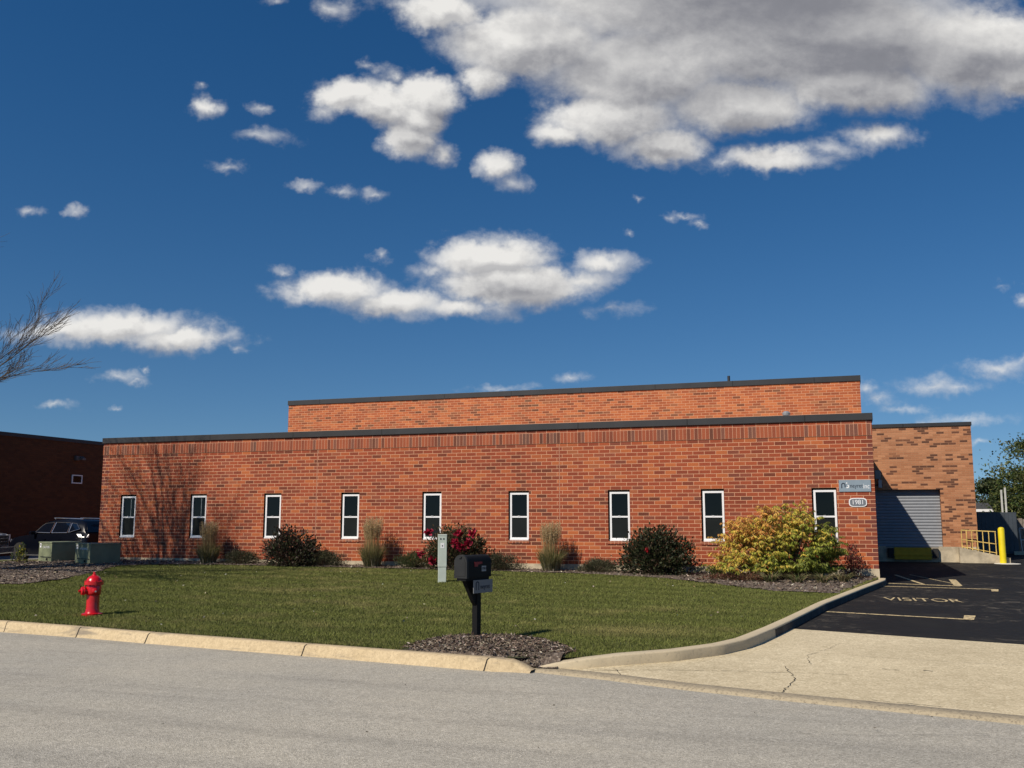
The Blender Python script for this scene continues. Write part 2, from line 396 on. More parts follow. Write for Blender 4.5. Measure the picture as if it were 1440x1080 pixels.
# ------------------------------------------------------------------ ground levels
FRONT = [(-60, -6.6), (-20, -10.9), (9.29, -13.81), (11.11, -14.08), (12.8, -14.39), (15.59, -14.80), (17.33, -15.07), (18.32, -15.22), (18.56, -15.20)]
DRV = [(18.72, -15.06), (19.10, -14.99), (19.47, -14.74), (20.14, -14.22), (20.57, -13.58), (20.91, -12.55), (21.26, -10.42), (21.70, -7.35), (22.34, -3.79), (22.93, -0.5)]
EDGE = FRONT + DRV
ex_ = np.array([p[0] for p in EDGE]); ey_ = np.array([p[1] for p in EDGE])
def yfront(x): return np.interp(x, ex_, ey_)
def z_asph(x, y): return -.36 + .006 * y
def z_lawn(x, y):
    x = np.asarray(x, dtype=float); y = np.asarray(y, dtype=float)
    ys = -15.0 - .11 * (x - 15); t = np.clip((y - ys) / (-ys), 0, 1)
    zw = -.095 - .0055 * x
    z = -.385 + t * (zw + .385)
    z = z + np.clip((y + 13.6) / 3, 0, 1) * 0 
    drop = np.clip((-1.8 - x) / 6.0, 0, 1) * np.clip((y + 9) / 5.0, 0, 1)
    return z - drop * 0.22
def inpoly(x, y, poly):
    x = np.asarray(x); y = np.asarray(y); c = np.zeros(x.shape, bool); n = len(poly); j = n - 1
    for i in range(n):
        xi, yi = poly[i]; xj, yj = poly[j]
        cond = ((yi > y) != (yj > y)) & (x < (xj - xi) * (y - yi) / ((yj - yi) + 1e-12) + xi)
        c ^= cond; j = i
    return c
BED = [(-30, -1.0), (-30, -7.5), (-2, -8.6), (2.5, -8.9), (4.2, -8.4), (4.1, -7.2), (3.2, -5.2), (1.9, -2.6), (2.9, -1.45), (6.4, -1.15), (9.1, -1.1), (13.1, -1.15), (16.2, -1.45), (18.2, -2.3), (19.6, -3.9), (20.7, -5.0), (21.95, -5.35), (22.5, -2.5), (22.95, 0.05), (-1.2, 0.05), (-1.2, -1.0)]
MBED = [(16.9, -15.4), (16.95, -14.75), (17.1, -14.2), (17.35, -13.85), (17.9, -13.6), (18.4, -13.75), (18.75, -14.1), (19.1, -14.55), (18.98, -14.84), (18.44, -14.90), (18.40, -15.7), (18.3, -15.7)]
nrng = np.random.default_rng(7)
def fnoise(x, y, seed=0):
    r = np.random.default_rng(seed); s = 0
    for k in range(7):
        a = r.uniform(0, 2 * math.pi); f = 0.35 * 1.7 ** k; ph = r.uniform(0, 6.28)
        s = s + np.sin((x * math.cos(a) + y * math.sin(a)) * f * 2.2 + ph + 1.3 * np.sin((x * math.sin(a) - y * math.cos(a)) * f * 1.7 + ph)) / (1.25 ** k)
    return s / 3.0

# ------------------------------------------------------------------ ground materials
def groundmat(name, build):
    m, t, b = newmat(name); g_ = t.n('ShaderNodeNewGeometry'); build(t, b, g_.outputs['Position']); return m
def b_lawn(t, b, P):
    n1 = t.noise(P, 0.7, 4, 0.6); n2 = t.noise(P, 30, 4, 0.7)
    c = t.mix(n1, (0.050, 0.064, 0.018), (0.085, 0.088, 0.030)); c = t.mix(n2, (0.025, 0.022, 0.010), c)
    t.l(c, b.inputs['Base Color']); b.inputs['Roughness'].default_value = 1
def b_far(t, b, P):
    n1 = t.noise(P, 0.02, 4, 0.6)
    t.l(t.mix(n1, (0.05, 0.07, 0.02), (0.10, 0.10, 0.04)), b.inputs['Base Color']); b.inputs['Roughness'].default_value = 1
def b_road(t, b, P):
    vo = t.n('ShaderNodeTexVoronoi', i_Scale=95.0); t.l(P, vo.inputs['Vector'])
    vs = t.n('ShaderNodeSeparateColor'); t.l(vo.outputs['Color'], vs.inputs[0])
    n1 = t.noise(P, 0.35, 5, 0.6); n2 = t.noise(P, 9, 5, 0.7)
    mp = t.n('ShaderNodeMapping'); mp.inputs['Rotation'].default_value = (0, 0, 0.12); mp.inputs['Scale'].default_value = (0.10, 1.1, 1)
    t.l(P, mp.inputs[0]); ln = t.noise(mp.outputs[0], 1.4, 4, 0.6)
    c = t.ramp(vs.outputs[0], [(0.0, (0.26, 0.243, 0.205)), (0.3, (0.38, 0.356, 0.302)), (0.75, (0.45, 0.423, 0.361)), (1.0, (0.60, 0.565, 0.49))])
    c = t.mix(1, c, t.ramp(n2, [(0.3, (0.88, 0.88, 0.88)), (0.7, (1.08, 1.08, 1.08))]), 'MULTIPLY')
    c = t.mix(1, c, t.ramp(n1, [(0.3, (0.90, 0.91, 0.92)), (0.7, (1.06, 1.05, 1.02))]), 'MULTIPLY')
    c = t.mix(1, c, t.ramp(ln, [(0.34, (0.86, 0.86, 0.865)), (0.5, (1.0, 1.0, 1.0)), (0.72, (1.05, 1.045, 1.03))]), 'MULTIPLY')
    t.l(c, b.inputs['Base Color']); b.inputs['Roughness'].default_value = 0.9; b.inputs['Specular IOR Level'].default_value = 0.3
    bp = t.n('ShaderNodeBump', i_Strength=0.7, i_Distance=0.006); t.l(vo.outputs['Distance'], bp.inputs['Height']); t.l(bp.outputs[0], b.inputs['Normal'])
def b_apron(t, b, P):
    vo = t.n('ShaderNodeTexVoronoi', i_Scale=55.0); t.l(P, vo.inputs['Vector'])
    vs = t.n('ShaderNodeSeparateColor'); t.l(vo.outputs['Color'], vs.inputs[0])
    n1 = t.noise(P, 0.8, 5, 0.62); n2 = t.noise(P, 7, 6, 0.75)
    c = t.ramp(vs.outputs[0], [(0.0, (0.44, 0.37, 0.24)), (0.2, (0.56, 0.475, 0.315)), (0.8, (0.64, 0.55, 0.375)), (1.0, (0.76, 0.67, 0.48))])
    c = t.mix(1, c, t.ramp(n2, [(0.3, (0.84, 0.83, 0.80)), (0.65, (1.05, 1.05, 1.05))]), 'MULTIPLY')
    c = t.mix(1, c, t.ramp(n1, [(0.3, (0.86, 0.85, 0.83)), (0.6, (1.04, 1.04, 1.04))]), 'MULTIPLY')
    t.l(c, b.inputs['Base Color']); b.inputs['Roughness'].default_value = 0.9; b.inputs['Specular IOR Level'].default_value = 0.3
    bp = t.n('ShaderNodeBump', i_Strength=0.5, i_Distance=0.005); t.l(n2, bp.inputs['Height']); t.l(bp.outputs[0], b.inputs['Normal'])
def b_kerb(t, b, P):
    n1 = t.noise(P, 1.6, 5, 0.65); n2 = t.noise(P, 22, 5, 0.75)
    mp = t.n('ShaderNodeMapping'); mp.inputs['Scale'].default_value = (0.6, 3.0, 6.0); t.l(P, mp.inputs[0]); st = t.noise(mp.outputs[0], 1.3, 4, 0.6)
    c = t.mix(n1, (0.44, 0.34, 0.195), (0.62, 0.50, 0.32))
    c = t.mix(1, c, t.ramp(n2, [(0.28, (0.72, 0.70, 0.68)), (0.6, (1.06, 1.06, 1.06))]), 'MULTIPLY')
    c = t.mix(t.mr(st, 0.55, 0.72), c, (0.24, 0.20, 0.145))
    c = t.mix(t.mr(t.noise(P, 55, 3, .7), 0.60, 0.70), c, (0.20, 0.16, 0.11))
    t.l(c, b.inputs['Base Color']); b.inputs['Roughness'].default_value = 0.92
    bp = t.n('ShaderNodeBump', i_Strength=0.5, i_Distance=0.006); t.l(n2, bp.inputs['Height']); t.l(bp.outputs[0], b.inputs['Normal'])
def b_kerb2(t, b, P):
    n1 = t.noise(P, 1.2, 5, 0.65); n2 = t.noise(P, 20, 5, 0.75)
    c = t.mix(n1, (0.44, 0.365, 0.24), (0.60, 0.51, 0.35))
    c = t.mix(t.mr(n2, 0.28, 0.50), (0.40, 0.34, 0.235), c)
    t.l(c, b.inputs['Base Color']); b.inputs['Roughness'].default_value = 0.92
    bp = t.n('ShaderNodeBump', i_Strength=0.5, i_Distance=0.006); t.l(n2, bp.inputs['Height']); t.l(bp.outputs[0], b.inputs['Normal'])
def b_band(t, b, P):
    n1 = t.noise(P, 1.2, 5, 0.65); n2 = t.noise(P, 26, 6, 0.8)
    c = t.mix(n1, (0.33, 0.275, 0.185), (0.44, 0.37, 0.25)); c = t.mix(t.mr(n2, 0.36, 0.52), (0.20, 0.165, 0.115), c)
    t.l(c, b.inputs['Base Color']); b.inputs['Roughness'].default_value = 0.92
    bp = t.n('ShaderNodeBump', i_Strength=0.8, i_Distance=0.008); t.l(n2, bp.inputs['Height']); t.l(bp.outputs[0], b.inputs['Normal'])
def b_asph(t, b, P):
    n1 = t.noise(P, 0.9, 6, 0.7, 0.6); n2 = t.noise(P, 60, 4, 0.7); n3 = t.noise(P, 3.2, 6, 0.75, 1.2); n4 = t.noise(P, 0.45, 3, 0.5)
    c = t.mix(n2, (0.010, 0.010, 0.011), (0.026, 0.026, 0.027))
    sc = t.m('MULTIPLY', t.mr(n3, 0.50, 0.74), t.mr(n4, 0.40, 0.60))
    c = t.mix(t.m('MULTIPLY', sc, 0.95), c, (0.17, 0.15, 0.12))
    c = t.mix(t.m('MULTIPLY', t.mr(n1, 0.5, 0.8), 0.5), c, (0.045, 0.043, 0.040))
    t.l(c, b.inputs['Base Color']); t.l(t.mr(n1, 0.3, 0.7, 0.75, 0.92), b.inputs['Roughness']); b.inputs['Specular IOR Level'].default_value = 0.1
    bp = t.n('ShaderNodeBump', i_Strength=0.6, i_Distance=0.006); t.l(n2, bp.inputs['Height']); t.l(bp.outputs[0], b.inputs['Normal'])
def b_mulch(t, b, P):
    mp = t.n('ShaderNodeMapping'); mp.inputs['Scale'].default_value = (1, 1.0, 1); t.l(P, mp.inputs[0])
    vo = t.n('ShaderNodeTexVoronoi', i_Scale=28.0); t.l(mp.outputs[0], vo.inputs['Vector'])
    vs = t.n('ShaderNodeSeparateColor'); t.l(vo.outputs['Color'], vs.inputs[0])
    c = t.ramp(vs.outputs[0], [(0.0, (0.05, 0.034, 0.024)), (0.5, (0.12, 0.09, 0.068)), (0.85, (0.20, 0.16, 0.125)), (1.0, (0.30, 0.25, 0.20))])
    t.l(c, b.inputs['Base Color']); b.inputs['Roughness'].default_value = 1
    bp = t.n('ShaderNodeBump', i_Strength=1.0, i_Distance=0.02); t.l(vo.outputs['Distance'], bp.inputs['Height']); t.l(bp.outputs[0], b.inputs['Normal'])
def b_line(t, b, P):
    n = t.noise(P, 14, 5, 0.75)
    c = t.mix(t.mr(n, 0.36, 0.56), (0.14, 0.115, 0.075), (0.66, 0.52, 0.28))
    t.l(c, b.inputs['Base Color']); b.inputs['Roughness'].default_value = 0.8
def b_lot(t, b, P):
    n = t.noise(P, 1.2, 5, 0.65); n2 = t.noise(P, 40, 4, 0.7)
    c = t.mix(n, (0.16, 0.155, 0.145), (0.26, 0.25, 0.235)); c = t.mix(1, c, t.ramp(n2, [(0.3, (0.8, 0.8, 0.8)), (0.7, (1.1, 1.1, 1.1))]), 'MULTIPLY')
    t.l(c, b.inputs['Base Color']); b.inputs['Roughness'].default_value = 0.9
M_lawn = groundmat('lawn_soil', b_lawn); M_far = groundmat('far_grass', b_far); M_road = groundmat('worn_road_asphalt', b_road)
M_apron = groundmat('cream_concrete', b_apron); M_kerb = groundmat('stained_kerb_concrete', b_kerb); M_kerb2 = groundmat('grey_kerb_concrete', b_kerb2)
M_band = groundmat('gritty_kerb_band', b_band)
M_asph = groundmat('sealed_black_asphalt', b_asph); M_mulch = groundmat('bark_mulch', b_mulch); M_line = groundmat('worn_line_paint', b_line)
M_lot = groundmat('grey_lot_asphalt', b_lot); M_crack = pmat('crack_dark', (0.03, 0.025, 0.02), 1.0)

# ------------------------------------------------------------------ ground sheets
def sheet(name, xs, ys_of, zf, mat, ny):
    V = []; F_ = []
    for i, x in enumerate(xs):
        y0, y1 = ys_of(x)
        for j in range(ny + 1):
            y = y0 + (y1 - y0) * j / ny; V.append((x, y, float(zf(x, y))))
    for i in range(len(xs) - 1):
        for j in range(ny):
            a = i * (ny + 1) + j; F_.append((a, a + ny + 1, a + ny + 2, a + 1))
    return npmesh(name, V, F_, mat, smooth=True)
gm = MB(); gm.face([(-900, -900, -.75), (900, -900, -.75), (900, 900, -.75), (-900, 900, -.75)]); struct(gm.build('ground', M_far))
xs = sorted(set([round(v, 3) for v in np.arange(-45, 18.6, 0.5)] + [round(v, 3) for v in np.arange(18.55, 22.96, 0.12)] + [22.95]))
lawn = struct(sheet('lawn', xs, lambda x: (float(yfront(x)) + 0.03, 0.03 if x > -1.25 else -1.0), z_lawn, M_lawn, 40))
# draped beds
def drape(name, poly, cell, zf, mat, lift):
    px = [p[0] for p in poly]; py = [p[1] for p in poly]
    X, Y = np.meshgrid(np.arange(max(min(px), -12), max(px) + cell, cell), np.arange(min(py), max(py) + cell, cell), indexing='ij')
    cxm = (X[:-1, :-1] + cell / 2); cym = (Y[:-1, :-1] + cell / 2)
    inside = inpoly(cxm + 0.10 * fnoise(cxm * 3, cym * 3, 5), cym + 0.10 * fnoise(cxm * 3, cym * 3, 6), poly)
    inside &= cym > yfront(cxm) + 0.0
    Z = zf(X, Y) + lift - .05 * np.clip(1 - (Y - yfront(X)) / .15, 0, 1)
    ny = X.shape[1]; I, J = np.nonzero(inside); a = I * ny + J
    Fm = np.stack([a, a + ny, a + ny + 1, a + 1], 1)
    V = np.stack([X.ravel(), Y.ravel(), np.asarray(Z).ravel()], 1)
    used = np.unique(Fm); mp_ = -np.ones(len(V), int); mp_[used] = np.arange(len(used))
    return npmesh(name, V[used], mp_[Fm], mat, smooth=True)
def zbed(x, y): return z_lawn(x, y) + 0.018 * fnoise(x * 2.0, y * 2.0, 9)
struct(drape('mulch_bed', BED, 0.12, zbed, M_mulch, 0.035))
def zmb(x, y): return z_lawn(x, y) + 0.045 * np.clip(1 - ((x - 17.75) ** 2 + (y + 14.4) ** 2) / 1.3, 0, 1) + 0.012 * fnoise(x * 3, y * 3, 3)
_zmb0 = zmb
def zsp(x, y):
    t = np.clip((np.asarray(y) + 15.22) / .32, 0, 1); t = t * t * (3 - 2 * t)
    zf_ = np.interp(x, [18.42, 18.80], [-.405, -.482])
    return zf_ + (z_lawn(x, y) + .03 - zf_) * t
def zmb(x, y): return np.where(np.asarray(x) > 18.4, np.minimum(_zmb0(x, y), zsp(x, y) - .0 + np.where(np.asarray(y) > -14.97, 1, 0)), _zmb0(x, y))
struct(drape('mulch_bed', MBED, 0.04, zmb, M_mulch, 0.018))
# spill of mulch down between the kerb ends
gx_, gy_ = np.meshgrid(np.linspace(18.36, 19.02, 15), np.linspace(-15.20, -14.82, 15), indexing='ij')
a_ = np.array([i * 15 + j for i in range(14) for j in range(14)])
struct(npmesh('mulch_bed', np.stack([gx_.ravel(), gy_.ravel(), zsp(gx_, gy_).ravel() + .006 * fnoise(gx_ * 6, gy_ * 6, 4).ravel()], 1), np.stack([a_, a_ + 15, a_ + 16, a_ + 1], 1), M_mulch, smooth=True))

# street
RE = [(-60, -7.2), (-20, -11.3), (9.66, -14.15), (12.91, -14.52), (15.58, -14.80), (17.32, -15.06), (18.64, -15.26), (19.66, -15.56), (20.59, -15.92), (21.59, -16.20), (22.48, -16.42), (23.61, -16.69), (27, -17.6), (60, -26.5)]
V = []; Fq = []
for i, (x, y) in enumerate(RE):
    for d_, z in ((-0.02, -.520), (1.5, -.505), (5.0, -.47), (10.0, -.52), (60, -.62)): V.append((x, y - d_, z))
for i in range(len(RE) - 1):
    for j in range(4): a = i * 5 + j; Fq.append((a, a + 1, a + 6, a + 5))
struct(npmesh('road', V, Fq, M_road))
# apron of concrete and the dark sealed lot
AB = [(18.55, -15.10), (19.56, -15.24), (20.55, -15.70), (21.57, -15.96), (22.49, -16.18), (23.65, -16.46), (27, -17.35), (60, -26.2)]
AT = [(18.75, -15.05), (19.3, -14.2), (20.3, -12.6), (21.35, -10.54), (22.6, -10.95), (24.42, -11.53), (27.5, -12.5), (60, -22.5)]
V = []; Fq = []; n_ = 10
for (x0, y0), (x1, y1) in zip(AB, AT):
    for j in range(n_ + 1):
        s_ = j / n_; V.append((x0 + (x1 - x0) * s_, y0 + (y1 - y0) * s_, -.495 + .072 * s_))
for i in range(len(AB) - 1):
    for j in range(n_): a = i * (n_ + 1) + j; Fq.append((a, a + n_ + 1, a + n_ + 2, a + 1))
struct(npmesh('driveway_apron', V, Fq, M_apron))
lot = [(21.35, -10.54), (22.6, -10.95), (24.42, -11.53), (27.5, -12.5), (60, -22.5), (60, 60), (22.85, 60), (22.85, -1.0), (22.2, -4.4), (21.6, -8.2)]
mb = MB(); mb.face([(x, y, z_asph(x, y) - (0.004 if y < -10 else 0)) for x, y in lot]); struct(mb.build('parking_lot', M_asph))
mb = MB(); mb.face([(-60, -1.05, -.42), (-1.3, -1.05, -.42), (-1.3, 60, -.42), (-60, 60, -.42)]); struct(mb.build('neighbouring_lot', M_lot))

# kerbs: swept profiles
def sweep(name, path, prof, mat, soft=True):
    """path (x,y,z_top); prof list of (outward offset, dz) ; outward = to the right of travel"""
    P_ = [Vector(p) for p in path]; V = []; F_ = []; k = len(prof)
    for i, p in enumerate(P_):
        a = P_[max(i - 1, 0)]; b_ = P_[min(i + 1, len(P_) - 1)]
        d = (b_ - a); d.z = 0; d.normalize(); nrm = Vector((d.y, -d.x, 0))
        for o_, dz in prof: V.append(tuple(p + nrm * o_ + Vector((0, 0, dz))))
    for i in range(len(P_) - 1):
        for j in range(k - 1): a = i * k + j; F_.append((a, a + 1, a + k + 1, a + k))
    return npmesh(name, V, F_, mat, smooth=soft)
def densify(path, step=0.25):
    out_ = []
    for a, b_ in zip(path, path[1:]):
        L_ = math.dist(a[:2], b_[:2]); n = max(1, min(200, int(L_ / step)))
        for i in range(n): out_.append(tuple(a[k] + (b_[k] - a[k]) * i / n for k in range(3)))
    out_.append(path[-1]); return out_
kp = [(x, y, -.375) for x, y in FRONT[:-1]] + [(18.50, -15.19, -.388), (18.64, -15.21, -.43), (18.78, -15.24, -.487)]
prof = [(-0.02, -.16), (-0.01, -.012), (0.005, 0.0), (0.11, -.004), (0.135, -.022), (0.175, -.135), (0.19, -.155), (0.20, -.20)]
struct(sweep('street_kerb', densify(kp), prof, M_kerb))
dk = [(18.74, -15.03, -.472), (18.95, -15.0, -.425), (19.25, -14.90, -.375), (19.6, -14.64, -.345), (20.14, -14.17, -.333), (20.57, -13.54, -.325), (20.80, -12.95, -.318), (20.91, -12.51, -.305), (21.07, -11.6, -.30), (21.26, -10.42, -.29), (21.48, -8.9, -.28), (21.70, -7.35, -.27), (22.02, -5.6, -.26), (22.34, -3.79, -.25), (22.66, -2.1, -.238), (22.95, -0.55, -.23), (22.99, 0.1, -.225)]
prof2 = [(-0.02, -.20), (-0.01, -.012), (0.004, 0.0), (0.14, -.003), (0.15, -.008), (0.156, -.02), (0.164, -.13), (0.166, -.22)]
struct(sweep('driveway_kerb', densify(dk, .12), prof2, M_kerb2, soft=False))
shade_path = [(x_, y_, z_) for x_, y_, z_ in dk if y_ > -11.7]
struct(sweep('kerb_face_shade', densify(shade_path, .12), [(.1585, -.028), (.1675, -.13), (.1695, -.22)], pmat('kerb_shade_dark', (.045, .042, .038), .9, 0, .5, 4), soft=False))  # dark strip: shade of the drive-side kerb face put into its colour
# dropped kerb band along the apron
dg_ = [(18.50, -15.245), (18.64, -15.26), (19.66, -15.56), (20.59, -15.92), (21.59, -16.20), (22.48, -16.42), (23.61, -16.69), (27, -17.6), (60, -26.5)]
struct(sweep('dropped_kerb', densify([(x, y + .02, -.486) for x, y in dg_]), [(-0.24, -0.006), (-0.225, 0.004), (-0.05, -0.002), (-0.02, -.012), (0.01, -.05)], M_band))
# cracks and joints
def crack(pts, wd, zf, bm_):
    prev = None
    r = random.Random(int(pts[0][0] * 100))
    dense = []
    for a, b_ in zip(pts, pts[1:]):
        n = max(2, int(math.dist(a, b_) / 0.06))
        for i in range(n):
            q = i / n; j = r.uniform(-1, 1) * 0.018
            dense.append((a[0] + (b_[0] - a[0]) * q + j, a[1] + (b_[1] - a[1]) * q + r.uniform(-1, 1) * 0.012))
    dense.append(pts[-1])
    for a, b_ in zip(dense, dense[1:]):
        if r.random() < 0.12: continue
        d = Vector((b_[0] - a[0], b_[1] - a[1])); 
        if d.length < 1e-5: continue
        nn = Vector((-d.y, d.x)).normalized() * wd * r.uniform(.35, 1)
        bm_.face([(a[0] + nn.x, a[1] + nn.y, zf(*a)), (a[0] - nn.x, a[1] - nn.y, zf(*a)), (b_[0] - nn.x, b_[1] - nn.y, zf(*b_)), (b_[0] + nn.x, b_[1] + nn.y, zf(*b_))])
ABx = [p[0] for p in AB]; ABy = [p[1] for p in AB]; ATx = [p[0] for p in AT]; ATy = [p[1] for p in AT]
def z_apr(x, y):
    y0 = np.interp(x, ABx, ABy); y1 = max(np.interp(x, ATx, ATy), -15.0)
    return -.495 + .072 * min(1, max(0, (y - y0) / (y1 - y0))) + .006
ck = MB()
crack([(21.55, -15.95), (21.66, -15.1), (21.50, -14.2)], .006, z_apr, ck)
crack([(21.78, -14.05), (21.72, -13.3), (21.98, -12.6), (22.1, -12.1)], .004, z_apr, ck)
crack([(19.35, -15.2), (19.9, -15.0), (20.9, -14.75), (22.2, -14.6)], .005, z_apr, ck)
crack([(19.62, -14.95), (19.72, -15.1), (19.80, -15.34)], .005, z_apr, ck)
crack([(18.9, -15.16), (19.3, -15.13), (19.9, -15.0)], .004, lambda x, y: -.474, ck)
crack([(22.55, -14.1), (22.75, -14.15)], .010, z_apr, ck); crack([(23.0, -14.1), (23.1, -14.12)], .012, z_apr, ck)
crack([(22.3, -13.2), (24.4, -13.5), (26.5, -14.1)], .004, z_apr, ck)
crack([(22.4, -16.1), (23.0, -16.25)], .012, lambda x, y: -.478, ck)
crack([(21.73, -17.75), (22.39, -17.61), (23.27, -17.26)], .004, lambda x, y: -.498, ck)
struct(ck.build('pavement_crack', M_crack))
def kerb_joint(x, y, side, lean, prof_, ztop, bm_):
    # dark joint line following the kerb profile
    d = Vector((1, -.11)).normalized(); nrm = Vector((d.y, -d.x)); prev = None
    for i, (o_, dz) in enumerate(prof_[2:-1]):
        p = Vector((x, y)) + nrm * (o_ + .0025) + d * lean * (o_); z = ztop + dz + .0035
        if prev is not None:
            q, zq = prev
            bm_.face([(q.x - .006, q.y, zq), (q.x + .007, q.y, zq), (p.x + .007, p.y, z), (p.x - .006, p.y, z)])
        prev = (p, z)
kj = MB()
for (x, ln_) in ((9.6, .3), (11.35, -.3), (12.85, -.5), (15.62, -.4), (18.3, -.5)): kerb_joint(x, float(yfront(x)), 1, ln_, prof, -.375, kj)
struct(kj.build('kerb_joint', M_crack))

# painted markings (5 mm above the lot)
mk = MB()
def stripe(a, b_, wd):
    a = Vector(a); b_ = Vector(b_); d = (b_ - a).normalized(); n = Vector((-d.y, d.x)) * wd / 2
    mk.face([(p.x, p.y, z_asph(p.x, p.y) + .005) for p in (a - n, b_ - n, b_ + n, a + n)])
stripe((21.86, -7.72), (24.15, -8.38), .12)
mk.face([(x, y, z_asph(x, y) + .0075) for x, y in ((24.02, -8.33), (24.17, -8.42), (24.28, -7.70), (24.10, -7.70))])
stripe((23.02, -.95), (25.45, -1.22), .13)
mk.face([(x, y, z_asph(x, y) + .0075) for x, y in ((25.27, -1.93), (25.41, -1.90), (25.50, -1.24), (25.34, -1.27))])
stripe((23.12, .15), (24.8, -.38), .16)
stripe((23.52, 3.75), (24.0, .0), .09)
stripe((23.92, 4.0), (24.72, .5), .045)
mk.face([(x, y, z_asph(x, y) + .0075) for x, y in ((24.66, -.33), (24.84, -.38), (24.93, 2.0), (24.76, 2.1))])
struct(mk.build('parking_line', M_line))
# VISITOR painted across the stall
base_a = Vector((22.93, -4.95)); dirx = Vector((1.45, -.08)).normalized(); diry = Vector((-.02, 1.0)).normalized()
V_, F_ = text_faces('VISITOR', 1.0)
xsv = [v.x for v in V_]; ysv = [v.y for v in V_]; wx = max(xsv) - min(xsv); hy = max(ysv) - min(ysv)
me = bpy.data.meshes.new('painted_word')
pts_ = []
for v in V_:
    q = base_a + dirx * ((v.x - min(xsv)) / wx * 1.46) + diry * ((v.y - min(ysv)) / hy * .74)
    pts_.append((q.x, q.y, z_asph(q.x, q.y) + .005))
me.from_pydata(pts_, [], F_); me.materials.append(M_line); struct(link('painted_word', me))

# ------------------------------------------------------------------ main building
XL, XR = -1.16, 22.99
ZG = -.5
TOPB = 3.7592
B = thing('brick_building', 'long single storey red brick building with dark roof edge and nine narrow windows', 'building')
WX = [-0.04, 2.70, 5.43, 8.13, 10.81, 13.49, 16.39, 18.93, 21.76]
WH = .305; WZ0, WZ1 = .66, 2.032
fw_ = MB()
def quad_x(x0, x1, z0, z1, y=0, swap=False):
    fw_.face([(x0, y, z0), (x1, y, z0), (x1, y, z1), (x0, y, z1)], swap)
fw_edges = [XL] + [e for x in WX for e in (x - WH, x + WH)] + [XR]
quad_x(XL, XR, 0.0, WZ0 - .1016 + .0516); z_s = WZ0 - .05
quad_x(XL, XR, z_s, z_s) if False else None
for i in range(0, len(fw_edges), 2): quad_x(fw_edges[i], fw_edges[i + 1], z_s, WZ1)
quad_x(XL, XR, WZ1, 3.3528); quad_x(XL, XR, 3.6576, TOPB)
quad_x(XL, XR, 3.3528, 3.6576)
for x in WX:   # jambs and heads
    fw_.face([(x - WH, 0, z_s), (x - WH, 0, WZ1), (x - WH, .12, WZ1), (x - WH, .12, z_s)][::-1])
    fw_.face([(x + WH, 0, z_s), (x + WH, .12, z_s), (x + WH, .12, WZ1), (x + WH, 0, WZ1)])
    fw_.face([(x - WH, 0, WZ1), (x + WH, 0, WZ1), (x + WH, .12, WZ1), (x - WH, .12, WZ1)], True)
fw_.face([(XR, 0, 0), (XR, 12.0, 0), (XR, 12.0, TOPB), (XR, 0, TOPB)])
fw_.face([(XL, 12.0, 0), (XL, 0, 0), (XL, 0, TOPB), (XL, 12.0, TOPB)])
fw_.build('wall', M_brick, B)
s_ = MB(); s_.box(XL - .004, -.014, 3.3528, XR + .004, .0, 3.6576, swap=True, skip='k'); s_.box(XL - .004, .001, 3.3528, XL, .32, 3.6576, skip='kr'); s_.box(XR, .001, 3.3528, XR + .004, .32, 3.6576, skip='kl')
s_.build('soldier_course', M_soldier, B)
s_ = MB(); s_.box(XL - .01, -.016, -.5, XR + .012, 12.0, 0.0, skip=''); s_.build('foundation', M_conc, B)
s_ = MB(); s_.box(XL - .035, -.045, TOPB - .012, XR + .035, .25, 3.925); s_.box(XR - .2, .25, TOPB - .012, XR + .035, 11.98, 3.925); s_.box(XL - .035, .25, TOPB - .012, XL + .2, 11.98, 3.925); s_.build('parapet_coping', M_coping, B, bevel=.004)
s_ = MB(); s_.face([(XL + .2, .25, 3.7), (XR - .2, .25, 3.7), (XR - .2, 11.98, 3.7), (XL + .2, 11.98, 3.7)]); s_.build('roof', M_roof, B)
s_ = MB(); UX0, UX1, UY = -1.60, 23.0, 12.04
s_.face([(UX0, UY, 3.5), (UX1, UY, 3.5), (UX1, UY, 6.40), (UX0, UY, 6.40)]); s_.face([(UX1, UY, -.4), (UX1, 40, -.4), (UX1, 40, 6.4), (UX1, UY, 6.4)]); s_.face([(UX0, 40, -.4), (UX0, UY, -.4), (UX0, UY, 6.4), (UX0, 40, 6.4)])
s_.face([(UX0, 40, 6.3), (UX0, UY, 6.3), (UX1, UY, 6.3), (UX1, 40, 6.1)])
s_.build('upper_wall', M_brick_up, B)
s_ = MB(); s_.box(UX0 - .03, UY - .04, 6.39, UX1 + .03, UY + .25, 6.60); s_.box(UX1 - .2, UY + .25, 6.39, UX1 + .03, 40, 6.60); s_.box(UX0 - .03, UY + .25, 6.39, UX0 + .2, 40, 6.60); s_.build('upper_coping', M_coping, B, bevel=.004)
s_ = MB(); s_.tube((18.10, 12.7, 6.1), (18.10, 12.7, 6.90), .055, n=14); s_.build('vent_pipe', M_coping, B)
s_ = MB(); s_.lathe((20.42, 9.5, 3.66), [(.06, 0), (.06, 1.22), (.13, 1.26), (.15, 1.33), (.08, 1.40)], 16); s_.build('roof_exhaust', pmat('galvanised_steel', (.5, .5, .5), .4, .6), B)
